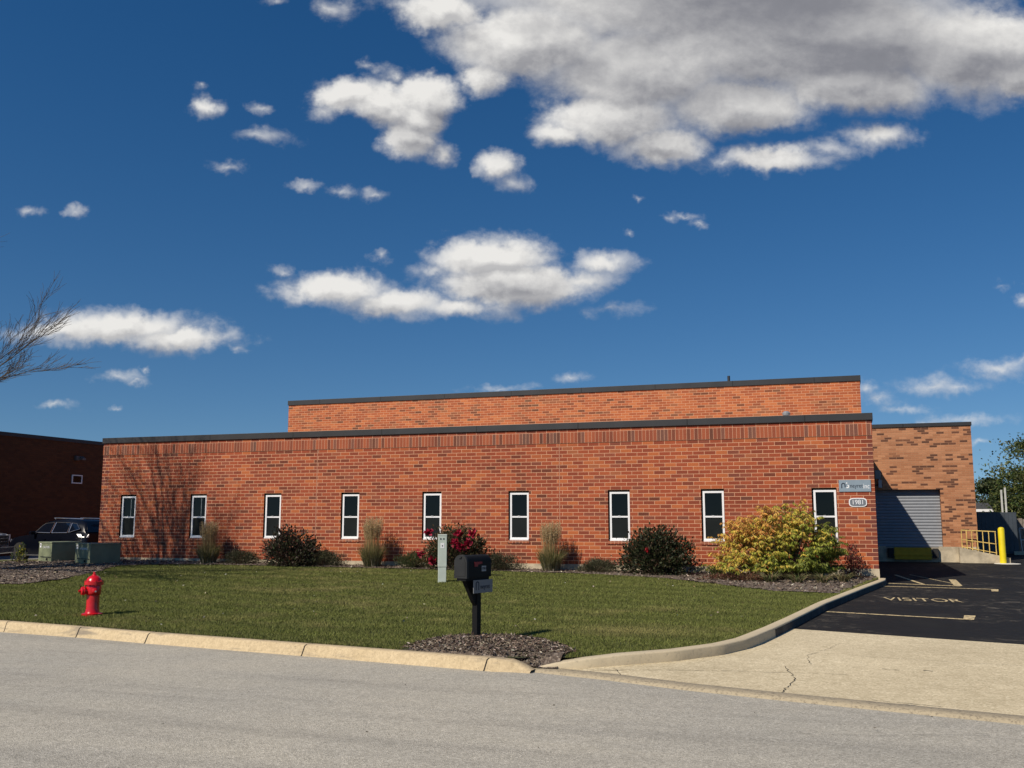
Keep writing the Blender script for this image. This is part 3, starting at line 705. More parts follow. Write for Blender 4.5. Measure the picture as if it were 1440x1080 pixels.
# windows
for x in WX:
    f_ = MB(); y0, y1 = .030, .075; t_ = .052; zb = WZ0 + .002; zt = WZ1 - .055; x0, x1 = x - WH + .042, x + WH - .012; zm = (zb + zt) / 2 - .02
    f_.box(x0, y0, zb, x0 + t_, y1, zt); f_.box(x1 - t_, y0, zb, x1, y1, zt); f_.box(x0 + t_, y0, zt - t_, x1 - t_, y1, zt); f_.box(x0 + t_, y0, zb, x1 - t_, y1, zb + .062)
    f_.box(x0 - .0, y0 - .03, zb - .018, x1 + .0, y0 - .001, zb + .022)
    f_.box(x0 + t_, y0 + .006, zm - .022, x1 - t_, y1, zm + .022); f_.box(x - .035, y0 - .004, zm + .022, x + .035, y0 + .02, zm + .032)
    fo = f_.build('window', M_white, B)
    p_ = MB(); p_.box(x0 + t_, .062, zm + .022, x1 - t_, .072, zt - t_); p_.build('glass_pane', M_glass, fo)
    if x < 4:
        p_ = MB(); p_.box(x + .06, .0605, zm + .022, x + .085, .0618, zt - t_ - .02); p_.build('curtain_edge', M_pole, fo)
    p_ = MB(); p_.box(x0 + t_, .056, zb + .062, x1 - t_, .068, zm - .022); p_.build('insect_screen', M_screen, fo)
    p_ = MB(); p_.box(x - WH + .001, .078, z_s + .04, x + WH - .001, .10, WZ1 - .001); p_.box(x - WH + .0005, .004, z_s + .05, x - WH + .0035, .077, WZ1 - .005); p_.box(x - WH + .004, .004, WZ1 - .0045, x + WH - .004, .077, WZ1 - .0008); p_.build('jamb_shade', M_jamb_shade, fo)  # black backing, left jamb and head lining: reveal shade put into the colour
    q_ = MB()
    q_.face([(x - WH - .02, -.022, z_s - .05), (x + WH + .02, -.022, z_s - .05), (x + WH + .02, -.022, z_s + .035), (x - WH - .02, -.022, z_s + .035)], True)
    q_.face([(x - WH - .02, -.022, z_s + .035), (x + WH + .02, -.022, z_s + .035), (x + WH, .07, WZ0 - .016), (x - WH, .07, WZ0 - .016)], True)
    q_.face([(x - WH - .02, 0, z_s - .05), (x - WH - .02, -.022, z_s - .05), (x - WH - .02, -.022, z_s + .035), (x - WH - .02, 0, z_s + .035)])
    q_.face([(x + WH + .02, -.022, z_s - .05), (x + WH + .02, 0, z_s - .05), (x + WH + .02, 0, z_s + .035), (x + WH + .02, -.022, z_s + .035)])
    q_.face([(x - WH - .02, 0, z_s - .05), (x + WH + .02, 0, z_s - .05), (x + WH + .02, -.022, z_s - .05), (x - WH - .02, -.022, z_s - .05)])
    q_.build('window_sill', M_soldier, B)
# dock wing
DY = 12.0; DX0, DX1, DT = UX1 + .002, 26.68, 4.60
d0, d1, dz0, dz1 = 23.12, 25.54, .22, 2.31
s_ = MB()
def qd(x0, x1, z0, z1): s_.face([(x0, DY, z0), (x1, DY, z0), (x1, DY, z1), (x0, DY, z1)])
qd(DX0, d0, .26, DT); qd(d1, DX1, .26, DT); qd(d0, d1, dz1, DT)
s_.face([(d0, DY, dz0), (d0, DY + .25, dz0), (d0, DY + .25, dz1), (d0, DY, dz1)]); s_.face([(d1, DY + .25, dz0), (d1, DY, dz0), (d1, DY, dz1), (d1, DY + .25, dz1)]); s_.face([(d0, DY, dz1), (d0, DY + .25, dz1), (d1, DY + .25, dz1), (d1, DY, dz1)])
s_.face([(DX1, DY, .26), (DX1, 40, .26), (DX1, 40, DT), (DX1, DY, DT)]); s_.face([(DX0, DY + .2, 4.5), (DX1 - .2, DY + .2, 4.5), (DX1 - .2, 40, 4.5), (DX0, 40, 4.5)])
s_.build('dock_wall', M_brick_buff, B)
s_ = MB(); s_.box(DX0, DY - .04, DT - .012, DX1 + .03, DY + .2, DT + .12); s_.box(DX1 - .2, DY + .2, DT - .012, DX1 + .03, 40, DT + .12); s_.build('dock_coping', M_coping, B, bevel=.004)
s_ = MB(); s_.box(DX0, DY - .012, -.6, 23.6, DY + .5, .26); s_.box(25.4, DY - .012, -.6, DX1 + .01, DY + .5, .26); s_.box(23.6, DY - .01, -.6, 25.4, DY + .5, .215); s_.box(DX1 - .3, DY + .5, -.6, DX1 + .01, 40, .26); s_.build('dock_foundation', M_conc, B)
s_ = MB(); nsl = 19; zz0, zz1 = dz0 + .0, dz1; hh = (zz1 - zz0) / nsl
for i in range(nsl):
    z0 = zz0 + i * hh
    s_.face([(d0 + .01, DY + .235, z0), (d1 - .01, DY + .235, z0), (d1 - .01, DY + .218, z0 + hh * .45), (d0 + .01, DY + .218, z0 + hh * .45)])
    s_.face([(d0 + .01, DY + .218, z0 + hh * .45), (d1 - .01, DY + .218, z0 + hh * .45), (d1 - .01, DY + .235, z0 + hh * .92), (d0 + .01, DY + .235, z0 + hh * .92)])
    s_.face([(d0 + .01, DY + .235, z0 + hh * .92), (d1 - .01, DY + .235, z0 + hh * .92), (d1 - .01, DY + .235, z0 + hh), (d0 + .01, DY + .235, z0 + hh)])
s_.build('roller_door', pmat('blue_grey_steel', (0.21, 0.225, 0.25), .55, .1, .05), B)
s_ = MB(); s_.box(23.88, DY - .16, -.20, 25.12, DY - .012, .215); s_.box(23.86, DY - .19, -.06, 25.14, DY - .16, .0); s_.box(23.88, DY - .17, .17, 25.12, DY - .16, .225); s_.build('dock_leveller', pmat('dock_yellow', (.62, .33, .012), .7, 0, .12, 5), B, bevel=.006)
for x in (23.66, 25.16):
    s_ = MB(); s_.box(x, DY - .16, -.14, x + .2, DY - .012, .2); s_.build('dock_bumper', M_black, B, bevel=.015)
# ramp wall beside the dock
s_ = MB(); ry = 11.6
s_.prism([(26.02, ry, -.6), (27.62, ry, -.6), (27.62, ry, -.10), (27.33, ry, -.03), (26.08, ry, .235), (26.02, ry, .235)], (0, .16, 0)); s_.prism([(26.02, 11.77, -.6), (26.18, 11.77, -.6), (26.18, 11.77, .235), (26.02, 11.77, .235)], (0, .21, 0))
tag(s_.build('ramp_wall', M_conc), 'low sloping concrete wall running right from the loading dock corner', 'wall')
rl = thing('handrail', 'weathered yellow pipe railing on the sloping concrete wall by the dock', 'railing')
s_ = MB(); rY = ry + .08
s_.tube((26.12, rY, .85), (27.22, rY, .80), .018, n=8); s_.tube((26.12, rY, .52), (27.22, rY, .37), .016, n=8); s_.tube((26.12, rY, .27), (27.22, rY, .06), .014, n=8); s_.build('rail', M_yellow_old, rl)
s_ = MB(); s_.tube((26.12, rY, .85), (26.12, rY + .9, .86), .018, n=8); s_.tube((26.12, rY, .52), (26.12, rY + .9, .55), .016, n=8); s_.build('rail', M_yellow_old, rl) if False else None
for x in (26.12, 26.28, 26.45, 26.62, 26.80, 26.99, 27.2):
    zb = .235 - (x - 26.08) * .21
    s_ = MB(); s_.tube((x, rY, zb - .02), (x, rY, .85 - (x - 26.12) * .045), .016, n=8); s_.build('post', M_yellow_old, rl)
bo = thing('bollard', 'bright yellow steel bollard at the end of the pipe railing', 'bollard', loc=(27.36, 11.42, z_asph(27.3, 11.4)))
s_ = MB(); s_.lathe((0, 0, 0), [(.108, 0), (.108, 1.17), (.095, 1.22), (.05, 1.25), (.0, 1.256)], 24); s_.build('pipe', M_yellow, bo, smooth=True, auto=40)
s_ = MB(); s_.lathe((.12, -.03, 0), [(.42, 0), (.40, .012), (.3, .02), (.0, .021)], 18); s_.build('base_pad', pmat('pale_concrete', (.6, .58, .52), .9), bo)
# wall pack light by the corner
wl = thing('wall_light', 'small grey wall light fixture high on the shaded dock wall', 'wall light')
s_ = MB(); s_.box(23.36, DY - .11, 2.70, 23.56, DY - .001, 3.02); s_.build('housing', pmat('fixture_grey', (.22, .22, .20), .5), wl, bevel=.01)
s_ = MB(); s_.box(23.46, DY - .20, 2.38, 23.58, DY - .001, 2.66); s_.box(23.49, DY - .08, 2.66, 23.53, DY - .04, 2.70); s_.build('junction_box', pmat('fixture_pale', (.42, .42, .40), .5), wl, bevel=.008)

# signs on the wall
sg = thing('company_sign', 'flat grey company sign reading neyretinc at the right corner of the brick wall', 'sign')
sy = -.022
s_ = MB(); s_.box(22.13, sy, 1.925, 22.90, -.001, 2.225); s_.build('panel', M_grey, sg, bevel=.003)
MX = lambda x, z, y=sy - .0015: Matrix.Translation((x, y, z)) @ Matrix.Rotation(R(90), 4, 'X')
text_fit('lettering', 'neyret', .115, .305, MX(22.555, 2.052), M_ink, sg)
text_fit('lettering', 'inc', .115, .145, MX(22.795, 2.061), M_white, sg)
def arcband(cx_, cz_, r0, r1, a0, a1, y, mat, parent, name='emblem', n=14):
    s = MB()
    for i in range(n):
        a, b_ = a0 + (a1 - a0) * i / n, a0 + (a1 - a0) * (i + 1) / n
        s.face([(cx_ + r0 * math.cos(a), y, cz_ + r0 * math.sin(a)), (cx_ + r1 * math.cos(a), y, cz_ + r1 * math.sin(a)), (cx_ + r1 * math.cos(b_), y, cz_ + r1 * math.sin(b_)), (cx_ + r0 * math.cos(b_), y, cz_ + r0 * math.sin(b_))])
    return s
yy = sy - .003
e1 = arcband(22.240, 2.10, .028, .052, 0, math.pi, yy, M_ink, sg)
e1.face([(22.188, yy, 2.015), (22.212, yy, 2.015), (22.212, yy, 2.10), (22.188, yy, 2.10)]); e1.face([(22.268, yy, 2.04), (22.292, yy, 2.04), (22.292, yy, 2.10), (22.268, yy, 2.10)])
e1.build('emblem', M_ink, sg)
arcband(22.335, 2.06, .020, .046, -math.pi * .75, math.pi * .45, yy, M_white, sg).build('emblem', M_white, sg)
e2 = MB()
for k in range(8):
    a = 2 * math.pi * k / 8; b_ = 2 * math.pi * (k + 1) / 8
    e2.face([(22.325, yy, 2.145), (22.325 + .017 * math.cos(b_), yy, 2.145 + .017 * math.sin(b_)), (22.325 + .017 * math.cos(a), yy, 2.145 + .017 * math.sin(a))])
e2.build('emblem_dot', M_white, sg)
pl = thing('address_plaque', 'grey plaque with white border reading 1981 under the company sign', 'plaque')
def oval(cx_, cz_, hw, hh_, y, th):
    pts = []
    for k in range(40):
        a = 2 * math.pi * k / 40; c_, s__ = math.cos(a), math.sin(a)
        x = hw * math.copysign(abs(c_) ** .45, c_); z = hh_ * math.copysign(abs(s__) ** .62, s__)
        pts.append((cx_ + x, y, cz_ + z * (1.0)))
    m_ = MB(); m_.prism(pts, (0, th, 0)); return m_
oval(22.57, 1.655, .215, .112, -.020, .019).build('border', M_white, pl)
oval(22.57, 1.655, .192, .090, -.0245, .004).build('panel', M_plaque, pl)
text_obj('numerals', '1981', .165, MX(22.57, 1.655, -.026), M_white, pl, sx=.92, ext=.0015)

# ------------------------------------------------------------------ neighbouring building
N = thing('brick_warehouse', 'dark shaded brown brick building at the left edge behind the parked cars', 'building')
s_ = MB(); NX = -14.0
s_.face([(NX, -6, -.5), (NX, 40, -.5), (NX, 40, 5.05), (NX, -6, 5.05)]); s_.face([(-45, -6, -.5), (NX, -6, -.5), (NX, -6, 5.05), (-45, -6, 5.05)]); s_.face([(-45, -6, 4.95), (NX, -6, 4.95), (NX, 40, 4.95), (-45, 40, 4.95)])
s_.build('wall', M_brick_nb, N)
s_ = MB(); s_.box(NX - .3, -6.03, 5.03, NX + .04, 40, 5.20); s_.box(-45, -6.03, 5.03, NX - .3, -5.7, 5.20); s_.build('parapet_coping', M_coping, N)
f_ = MB(); X_ = NX; y0, y1, z0, z1 = 12.30, 12.98, 3.0, 3.43
for (a, b_, c_, d_) in ((y0, y0 + .05, z0, z1), (y1 - .05, y1, z0, z1), (y0 + .05, y1 - .05, z0, z0 + .05), (y0 + .05, y1 - .05, z1 - .05, z1)): f_.box(X_ + .002, a, c_, X_ + .05, b_, d_)
fo = f_.build('window', M_white, N)
s_ = MB(); s_.box(X_ + .002, y0 + .05, z0 + .05, X_ + .02, y1 - .05, z1 - .05); s_.build('glass_pane', M_glass, fo)
s_ = MB(); s_.box(X_ + .002, 12.40, 4.15, X_ + .14, 12.60, 4.36); s_.prism([(X_ + .14, 12.60, 4.36), (X_ + .14, 12.60, 4.2), (X_ + .34, 12.60, 4.17), (X_ + .34, 12.60, 4.26)], (0, .22, 0)); s_.build('lamp', pmat('lamp_bronze', (.12, .10, .09), .5), N)

# ------------------------------------------------------------------ foliage helpers
def leafmat(name, trans=0.3, rough=0.55):
    m, t, b = newmat(name)
    a = t.n('ShaderNodeAttribute'); a.attribute_name = 'Col'
    t.l(a.outputs['Color'], b.inputs['Base Color']); b.inputs['Roughness'].default_value = rough; b.inputs['Specular IOR Level'].default_value = 0.3
    tr = t.n('ShaderNodeBsdfTranslucent'); t.l(a.outputs['Color'], tr.inputs['Color'])
    mx = t.n('ShaderNodeMixShader', i_0=trans); t.l(b.outputs[0], mx.inputs[1]); t.l(tr.outputs[0], mx.inputs[2])
    t.l(mx.outputs[0], m.node_tree.nodes['Material Output'].inputs['Surface'])
    return m
M_leaf = leafmat('leaf'); M_blade = leafmat('grass_blade', 0.25, 0.7); M_chip = leafmat('bark_chip', 0.0, 0.95)
M_bark = pmat('grey_bark', (0.10, 0.080, 0.065), 0.95, 0, 0.3, 9, 0.6)
M_stem = pmat('brown_stem', (0.09, 0.055, 0.035), 0.9)
def nrm(a): return a / (np.linalg.norm(a, axis=-1, keepdims=True) + 1e-9)
def leaves(P, D, Ln, Wd, C, rng, fold=0.25):
    """folded diamond leaves; returns verts, tri faces, colours"""
    n = len(P); D = nrm(D); up = nrm(rng.normal(size=(n, 3))); Sd = nrm(np.cross(D, up)); N_ = np.cross(Sd, D)
    Ln = np.asarray(Ln).reshape(-1, 1) * np.ones((n, 1)); Wd = np.asarray(Wd).reshape(-1, 1) * np.ones((n, 1))
    mid = P + D * Ln * .45
    V = np.stack([P, mid + Sd * Wd * .5 + N_ * Wd * fold, P + D * Ln, mid - Sd * Wd * .5 + N_ * Wd * fold], 1).reshape(-1, 3)
    b_ = np.arange(n)[:, None] * 4
    F_ = np.concatenate([b_ + np.array([[0, 1, 2]]), b_ + np.array([[0, 2, 3]])], 0)
    return V, F_, np.repeat(C, 4, 0)
def palette(n, rng, cols, wts=None, jit=0.18):
    cols = np.array(cols); i = rng.choice(len(cols), n, p=wts); c = cols[i] * (1 + rng.normal(size=(n, 1)) * jit)
    return np.clip(c * (1 + rng.normal(size=(n, 3)) * .05), 0.003, 1)
class Tubes:
    def __init__(s, k=5): s.V = []; s.F = []; s.k = k
    def path(s, pts, rad):
        k = s.k; pts = [Vector(p) for p in pts]; a = None; base = len(s.V)
        for i, p in enumerate(pts):
            d = (pts[min(i + 1, len(pts) - 1)] - pts[max(i - 1, 0)]).normalized()
            if a is None: a = d.orthogonal().normalized()
            else: a = (a - d * a.dot(d)).normalized()
            b_ = d.cross(a)
            for j in range(k):
                t_ = 2 * math.pi * j / k; s.V.append(tuple(p + (a * math.cos(t_) + b_ * math.sin(t_)) * rad[i]))
        for i in range(len(pts) - 1):
            for j in range(k):
                q = base + i * k + j; r_ = base + i * k + (j + 1) % k; s.F.append((q, r_, r_ + k, q + k))
    def build(s, name, mat, parent=None): return npmesh(name, s.V, s.F, mat, parent, smooth=True)

def shrub(name, label, cat, c, rx, ry, h, n, lsize, pal, wts, seed, group=None, upright=.5, flowers=0, fcol=None, clumps=46, spiky=0.0):
    rng = np.random.default_rng(seed); rr = random.Random(seed)
    z0 = float(z_lawn(c[0], c[1])) + .03
    root = thing(name, label, cat, group, loc=(c[0], c[1], z0))
    cc = []
    for i in range(clumps):
        a = rr.uniform(0, 2 * math.pi); q = rr.random() ** .45; e = rr.uniform(0.02, 1.0)
        rad = math.sqrt(max(0, 1 - (e * .9) ** 2.2)) * q
        k = 1 + rr.uniform(-.12, .16)
        cc.append((math.cos(a) * rad * rx * k, math.sin(a) * rad * ry * k, h * (.10 + .82 * e * (0.72 + .28 * (1 - rad)) * k)))
    cc = np.array(cc); idx = rng.integers(0, clumps, n); sg_ = np.array([rx * .17, ry * .17, h * .12])
    P = cc[idx] + rng.normal(size=(n, 3)) * sg_
    P[:, 2] = np.clip(P[:, 2], .02, None)
    D = nrm(P - np.array([0, 0, h * .2])) + rng.normal(size=(n, 3)) * .55 + np.array([0, 0, upright])
    cl = 1 + (rng.normal(size=clumps) * .16)[idx][:, None]
    C = np.clip(palette(n, rng, pal, wts) * cl, .003, 1)
    ls = lsize * rng.uniform(.6, 1.25, n)
    V, F_, C4 = leaves(P, D, ls, ls * (.55 - .38 * spiky), C, rng)
    npmesh('foliage', V, F_, M_leaf, root, C4)
    T = Tubes(4)
    for i in range(0, clumps):
        e = Vector(cc[i]); b0 = Vector((e.x * .12, e.y * .12, -.03)); md = b0.lerp(e, .5) + Vector((0, 0, h * .06)); T.path([b0, md, e], [.011, .008, .004])
    T.build('stems', M_stem, root)
    for k in range(flowers):
        a = rr.uniform(0, 2 * math.pi); q = rr.random() ** .5
        fx, fz = fcol['at'][k] if k < len(fcol['at']) else (math.cos(a) * rx * .8, h * rr.uniform(.3, .9))
        fy = -ry * math.sqrt(max(0.05, 1 - min(1, (fx / rx) ** 2 * .8 + (max(0, fz / h - .35)) ** 2))) * 1.02
        np_ = 22; d0_ = nrm(np.array([[rr.uniform(-.4, .4), -1, rr.uniform(.1, .7)]])); Dp = d0_ * .35 + rng.normal(size=(np_, 3)) * .75
        Vf, Ff, Cf = leaves(np.array([[fx, fy, fz]]) + rng.normal(size=(np_, 3)) * fcol['r'] * .28, Dp, fcol['r'], fcol['r'] * .95, palette(np_, rng, fcol['c']), rng)
        npmesh('flower', Vf, Ff, M_leaf, root, Cf)
    return root

def blades(P, A, Ln, lean, droop, Wd, C0, C1, rng, seg=5):
    """curved tapered ribbons. P base, A azimuth, lean outward, droop"""
    n = len(P); t_ = np.linspace(0, 1, seg + 1); out_ = np.stack([np.cos(A), np.sin(A), np.zeros(n)], 1); side = np.stack([-np.sin(A), np.cos(A), np.zeros(n)], 1)
    tw = rng.uniform(0, math.pi, n); side = side * np.cos(tw)[:, None] + out_ * np.sin(tw)[:, None]
    Vs = []; Cs = []
    for k in t_:
        h_ = Ln * (k - droop * k ** 2.6); o_ = Ln * (lean * k + droop * .9 * k ** 2)
        ctr = P + out_ * o_[:, None] + np.array([0, 0, 1]) * h_[:, None]; w_ = (Wd * (1 - .92 * k ** 1.8))[:, None]
        Vs += [ctr - side * w_ / 2, ctr + side * w_ / 2]; c = C0 * (1 - k) + C1 * k; Cs += [c, c]
    V = np.stack(Vs, 1).reshape(-1, 3); C = np.stack(Cs, 1).reshape(-1, 3); m_ = 2 * (seg + 1); b_ = np.arange(n)[:, None] * m_; F_ = []
    for k in range(seg): F_.append(b_ + np.array([[2 * k, 2 * k + 1, 2 * k + 3, 2 * k + 2]]))
    return V, np.concatenate(F_, 0), C

def reed_clump(c, h, r, seed, label, group):
    rng = np.random.default_rng(seed); z0 = float(z_lawn(*c)) + .02
    root = thing('ornamental_grass', label, 'ornamental grass', group, loc=(c[0], c[1], z0))
    n = 1250; a = rng.uniform(0, 6.283, n); rad = r * .62 * rng.random(n) ** .5
    P = np.stack([np.cos(a) * rad, np.sin(a) * rad, np.zeros(n)], 1)
    C0 = palette(n, rng, [(.10, .10, .035), (.20, .17, .09), (.30, .26, .18)], [.35, .3, .35]); C1 = palette(n, rng, [(.12, .15, .035), (.28, .24, .09), (.36, .29, .14)], [.45, .3, .25])
    V, F_, C = blades(P, a + rng.normal(size=n) * .5, h * rng.uniform(.28, .70, n), rng.uniform(.04, .22, n), rng.uniform(.05, .55, n), np.full(n, .011), C0, C1, rng)
    npmesh('leaf_blades', V, F_, M_blade, root, C)
    n = 330; a = rng.uniform(0, 6.283, n); rad = r * .5 * rng.random(n) ** .5
    P = np.stack([np.cos(a) * rad, np.sin(a) * rad, np.zeros(n)], 1); L_ = h * rng.uniform(.78, 1.05, n); le = rng.uniform(.0, .085, n) * np.clip(rad / (r * .35), .2, 1.4)
    C0 = palette(n, rng, [(.20, .18, .07)]); C1 = palette(n, rng, [(.46, .34, .17)])
    V, F_, C = blades(P, a, L_, le, np.full(n, .02), np.full(n, .006), C0, C1, rng, 3)
    st = npmesh('stalks', V, F_, M_blade, root, C)
    m_ = 26; ii = np.repeat(np.arange(n), m_); kk = rng.uniform(.70, 1.02, n * m_); out_ = np.stack([np.cos(a), np.sin(a), np.zeros(n)], 1)
    Pp = P[ii] + out_[ii] * (L_[ii] * (le[ii] * kk + .018 * kk ** 2))[:, None] + np.array([0, 0, 1]) * (L_[ii] * (kk - .02 * kk ** 2.6))[:, None]
    Dp = out_[ii] * .2 + np.array([0, 0, 1]) + rng.normal(size=(n * m_, 3)) * .35
    V, F_, C = leaves(Pp, Dp, .045, .007, palette(n * m_, rng, [(.50, .38, .20), (.40, .29, .15), (.60, .48, .28)]), rng)
    npmesh('plumes', V, F_, M_blade, root, C)
    return root

GR = 'ornamental grass clumps along the brick wall'
GX = [3.62, 9.22, 14.62]
reed_clump((3.62, -.62), 1.22, .36, 11, 'leftmost tan ornamental grass clump, beside the second window', GR)
reed_clump((9.22, -.62), 1.38, .38, 12, 'tallest tan ornamental grass clump, standing between the fourth and fifth windows', GR)
reed_clump((14.62, -.62), 1.27, .36, 13, 'tan ornamental grass clump to the right of the flowering rose bush', GR)
LOWG = 'low grey-green mounds along the brick wall'
LPAL = [(.055, .060, .030), (.085, .085, .045), (.12, .10, .065), (.035, .045, .022)]; LW = [.35, .3, .2, .15]
for (x, y, rx, h, sd, lab) in ((4.83, -.66, .52, .36, 21, 'low dull green mound beside the leftmost ornamental grass'), (7.70, -.72, .62, .42, 22, 'low olive mound touching the right side of the dark purple bush'),
    (10.55, -.62, .50, .44, 23, 'low bright green mound left of the pale utility post'), (13.22, -.72, .54, .42, 24, 'low brownish mound just right of the red flowering rose bush'), (15.92, -.68, .50, .32, 25, 'smallest low mound, between the third grass clump and the rightmost dark bush')):
    pl_ = LPAL if sd != 23 else [(.045, .065, .022), (.075, .095, .032), (.10, .11, .05), (.035, .05, .02)]
    shrub('low_shrub', lab, 'shrub', (x, y), rx, .42, h, 5200, .055, pl_, LW, sd, LOWG, upright=.9, clumps=60, spiky=.8)
DK = [(.030, .032, .018), (.055, .040, .028), (.075, .038, .030), (.045, .055, .022)]
shrub('dark_bush', 'round dark purple-green bush under the third window', 'bush', (6.72, -.85), .80, .58, .98, 6200, .085, DK, [.35, .25, .2, .2], 31, 'dark round bushes', clumps=60)
shrub('dark_bush', 'large rounded dark green bush under the eighth window with one small red bloom', 'bush', (17.58, -.95), .83, .62, 1.06, 7600, .085, [(.025, .034, .015), (.050, .050, .022), (.085, .055, .035), (.040, .052, .020)], [.35, .25, .15, .25], 32, 'dark round bushes', flowers=1, fcol=dict(at=[(-.12, .62)], r=.06, c=[(.35, .01, .02)]), clumps=64)
shrub('rose_bush', 'rose bush with large magenta red flowers behind the mailbox', 'rose bush', (11.93, -.85), .80, .60, 1.10, 7000, .078, [(.055, .050, .025), (.10, .075, .035), (.045, .060, .022), (.14, .10, .05)], [.3, .25, .3, .15], 33, flowers=8,
      fcol=dict(at=[(-.80, 1.02), (-.98, .42), (-.50, .22), (.28, .98), (.20, .74), (.36, .62), (.55, .72), (.62, 1.0)], r=.125, c=[(.32, .010, .035), (.22, .006, .022), (.42, .02, .06)]), clumps=62)

def strap_clump(c, r, h, n, seed, label, group, cols, wts):
    rng = np.random.default_rng(seed); a = rng.uniform(0, 6.283, n); rad = r * .25 * rng.random(n)
    P = np.stack([np.cos(a) * rad, np.sin(a) * rad, np.zeros(n)], 1)
    C0 = palette(n, rng, cols, wts)
    V, F_, C = blades(P, a + rng.normal(size=n) * .3, h * rng.uniform(.8, 1.5, n), rng.uniform(.15, .6, n), rng.uniform(.35, .8, n), np.full(n, .020), C0 * .7, C0, rng, 6)
    o = npmesh('daylily', V, F_, M_blade, None, C); o.location = (c[0], c[1], float(z_lawn(*c)) + .03)
    return tag(o, label, 'daylily', group)
SC = [(.075, .11, .03), (.16, .17, .06), (.33, .27, .14), (.10, .08, .04)]
DG = 'daylily clumps in the bed by the corner'
strap_clump((19.20, -1.75), .5, .42, 170, 41, 'green strap-leaved daylily clump left of the big yellow shrub', DG, SC, [.5, .25, .2, .05])
for k, (x, y, lab) in enumerate(((20.55, -2.75, 'straw coloured daylily clump at the front left foot of the big yellow shrub'), (21.15, -2.9, 'withered daylily clump below the middle of the big yellow shrub'), (21.7, -2.75, 'withered daylily clump at the right foot of the big yellow shrub'), (22.15, -2.2, 'rightmost withered daylily clump close to the building corner'))):
    strap_clump((x, y), .42, .30, 120, 50 + k, lab, DG, SC, [.22, .2, .45, .13])
shrub('groundcover_plant', 'low reddish groundcover plant between the daylily and the big yellow shrub', 'plant', (19.85, -2.3), .75, .4, .16, 2600, .05, [(.14, .05, .035), (.10, .07, .03), (.20, .12, .07)], [.4, .35, .25], 61, clumps=50)
shrub('red_stemmed_plant', 'thin reddish plant against the brick at the right of the big yellow shrub', 'plant', (22.35, -.55), .25, .2, .75, 700, .06, [(.16, .035, .035), (.10, .05, .03)], [.6, .4], 62, clumps=22)
shrub('weedy_plant', 'thin green weed with yellow leaves left of the green utility boxes', 'plant', (-2.05, -2.35), .20, .18, .50, 220, .085, [(.07, .10, .03), (.45, .38, .03), (.10, .10, .03)], [.5, .2, .3], 63, clumps=16)

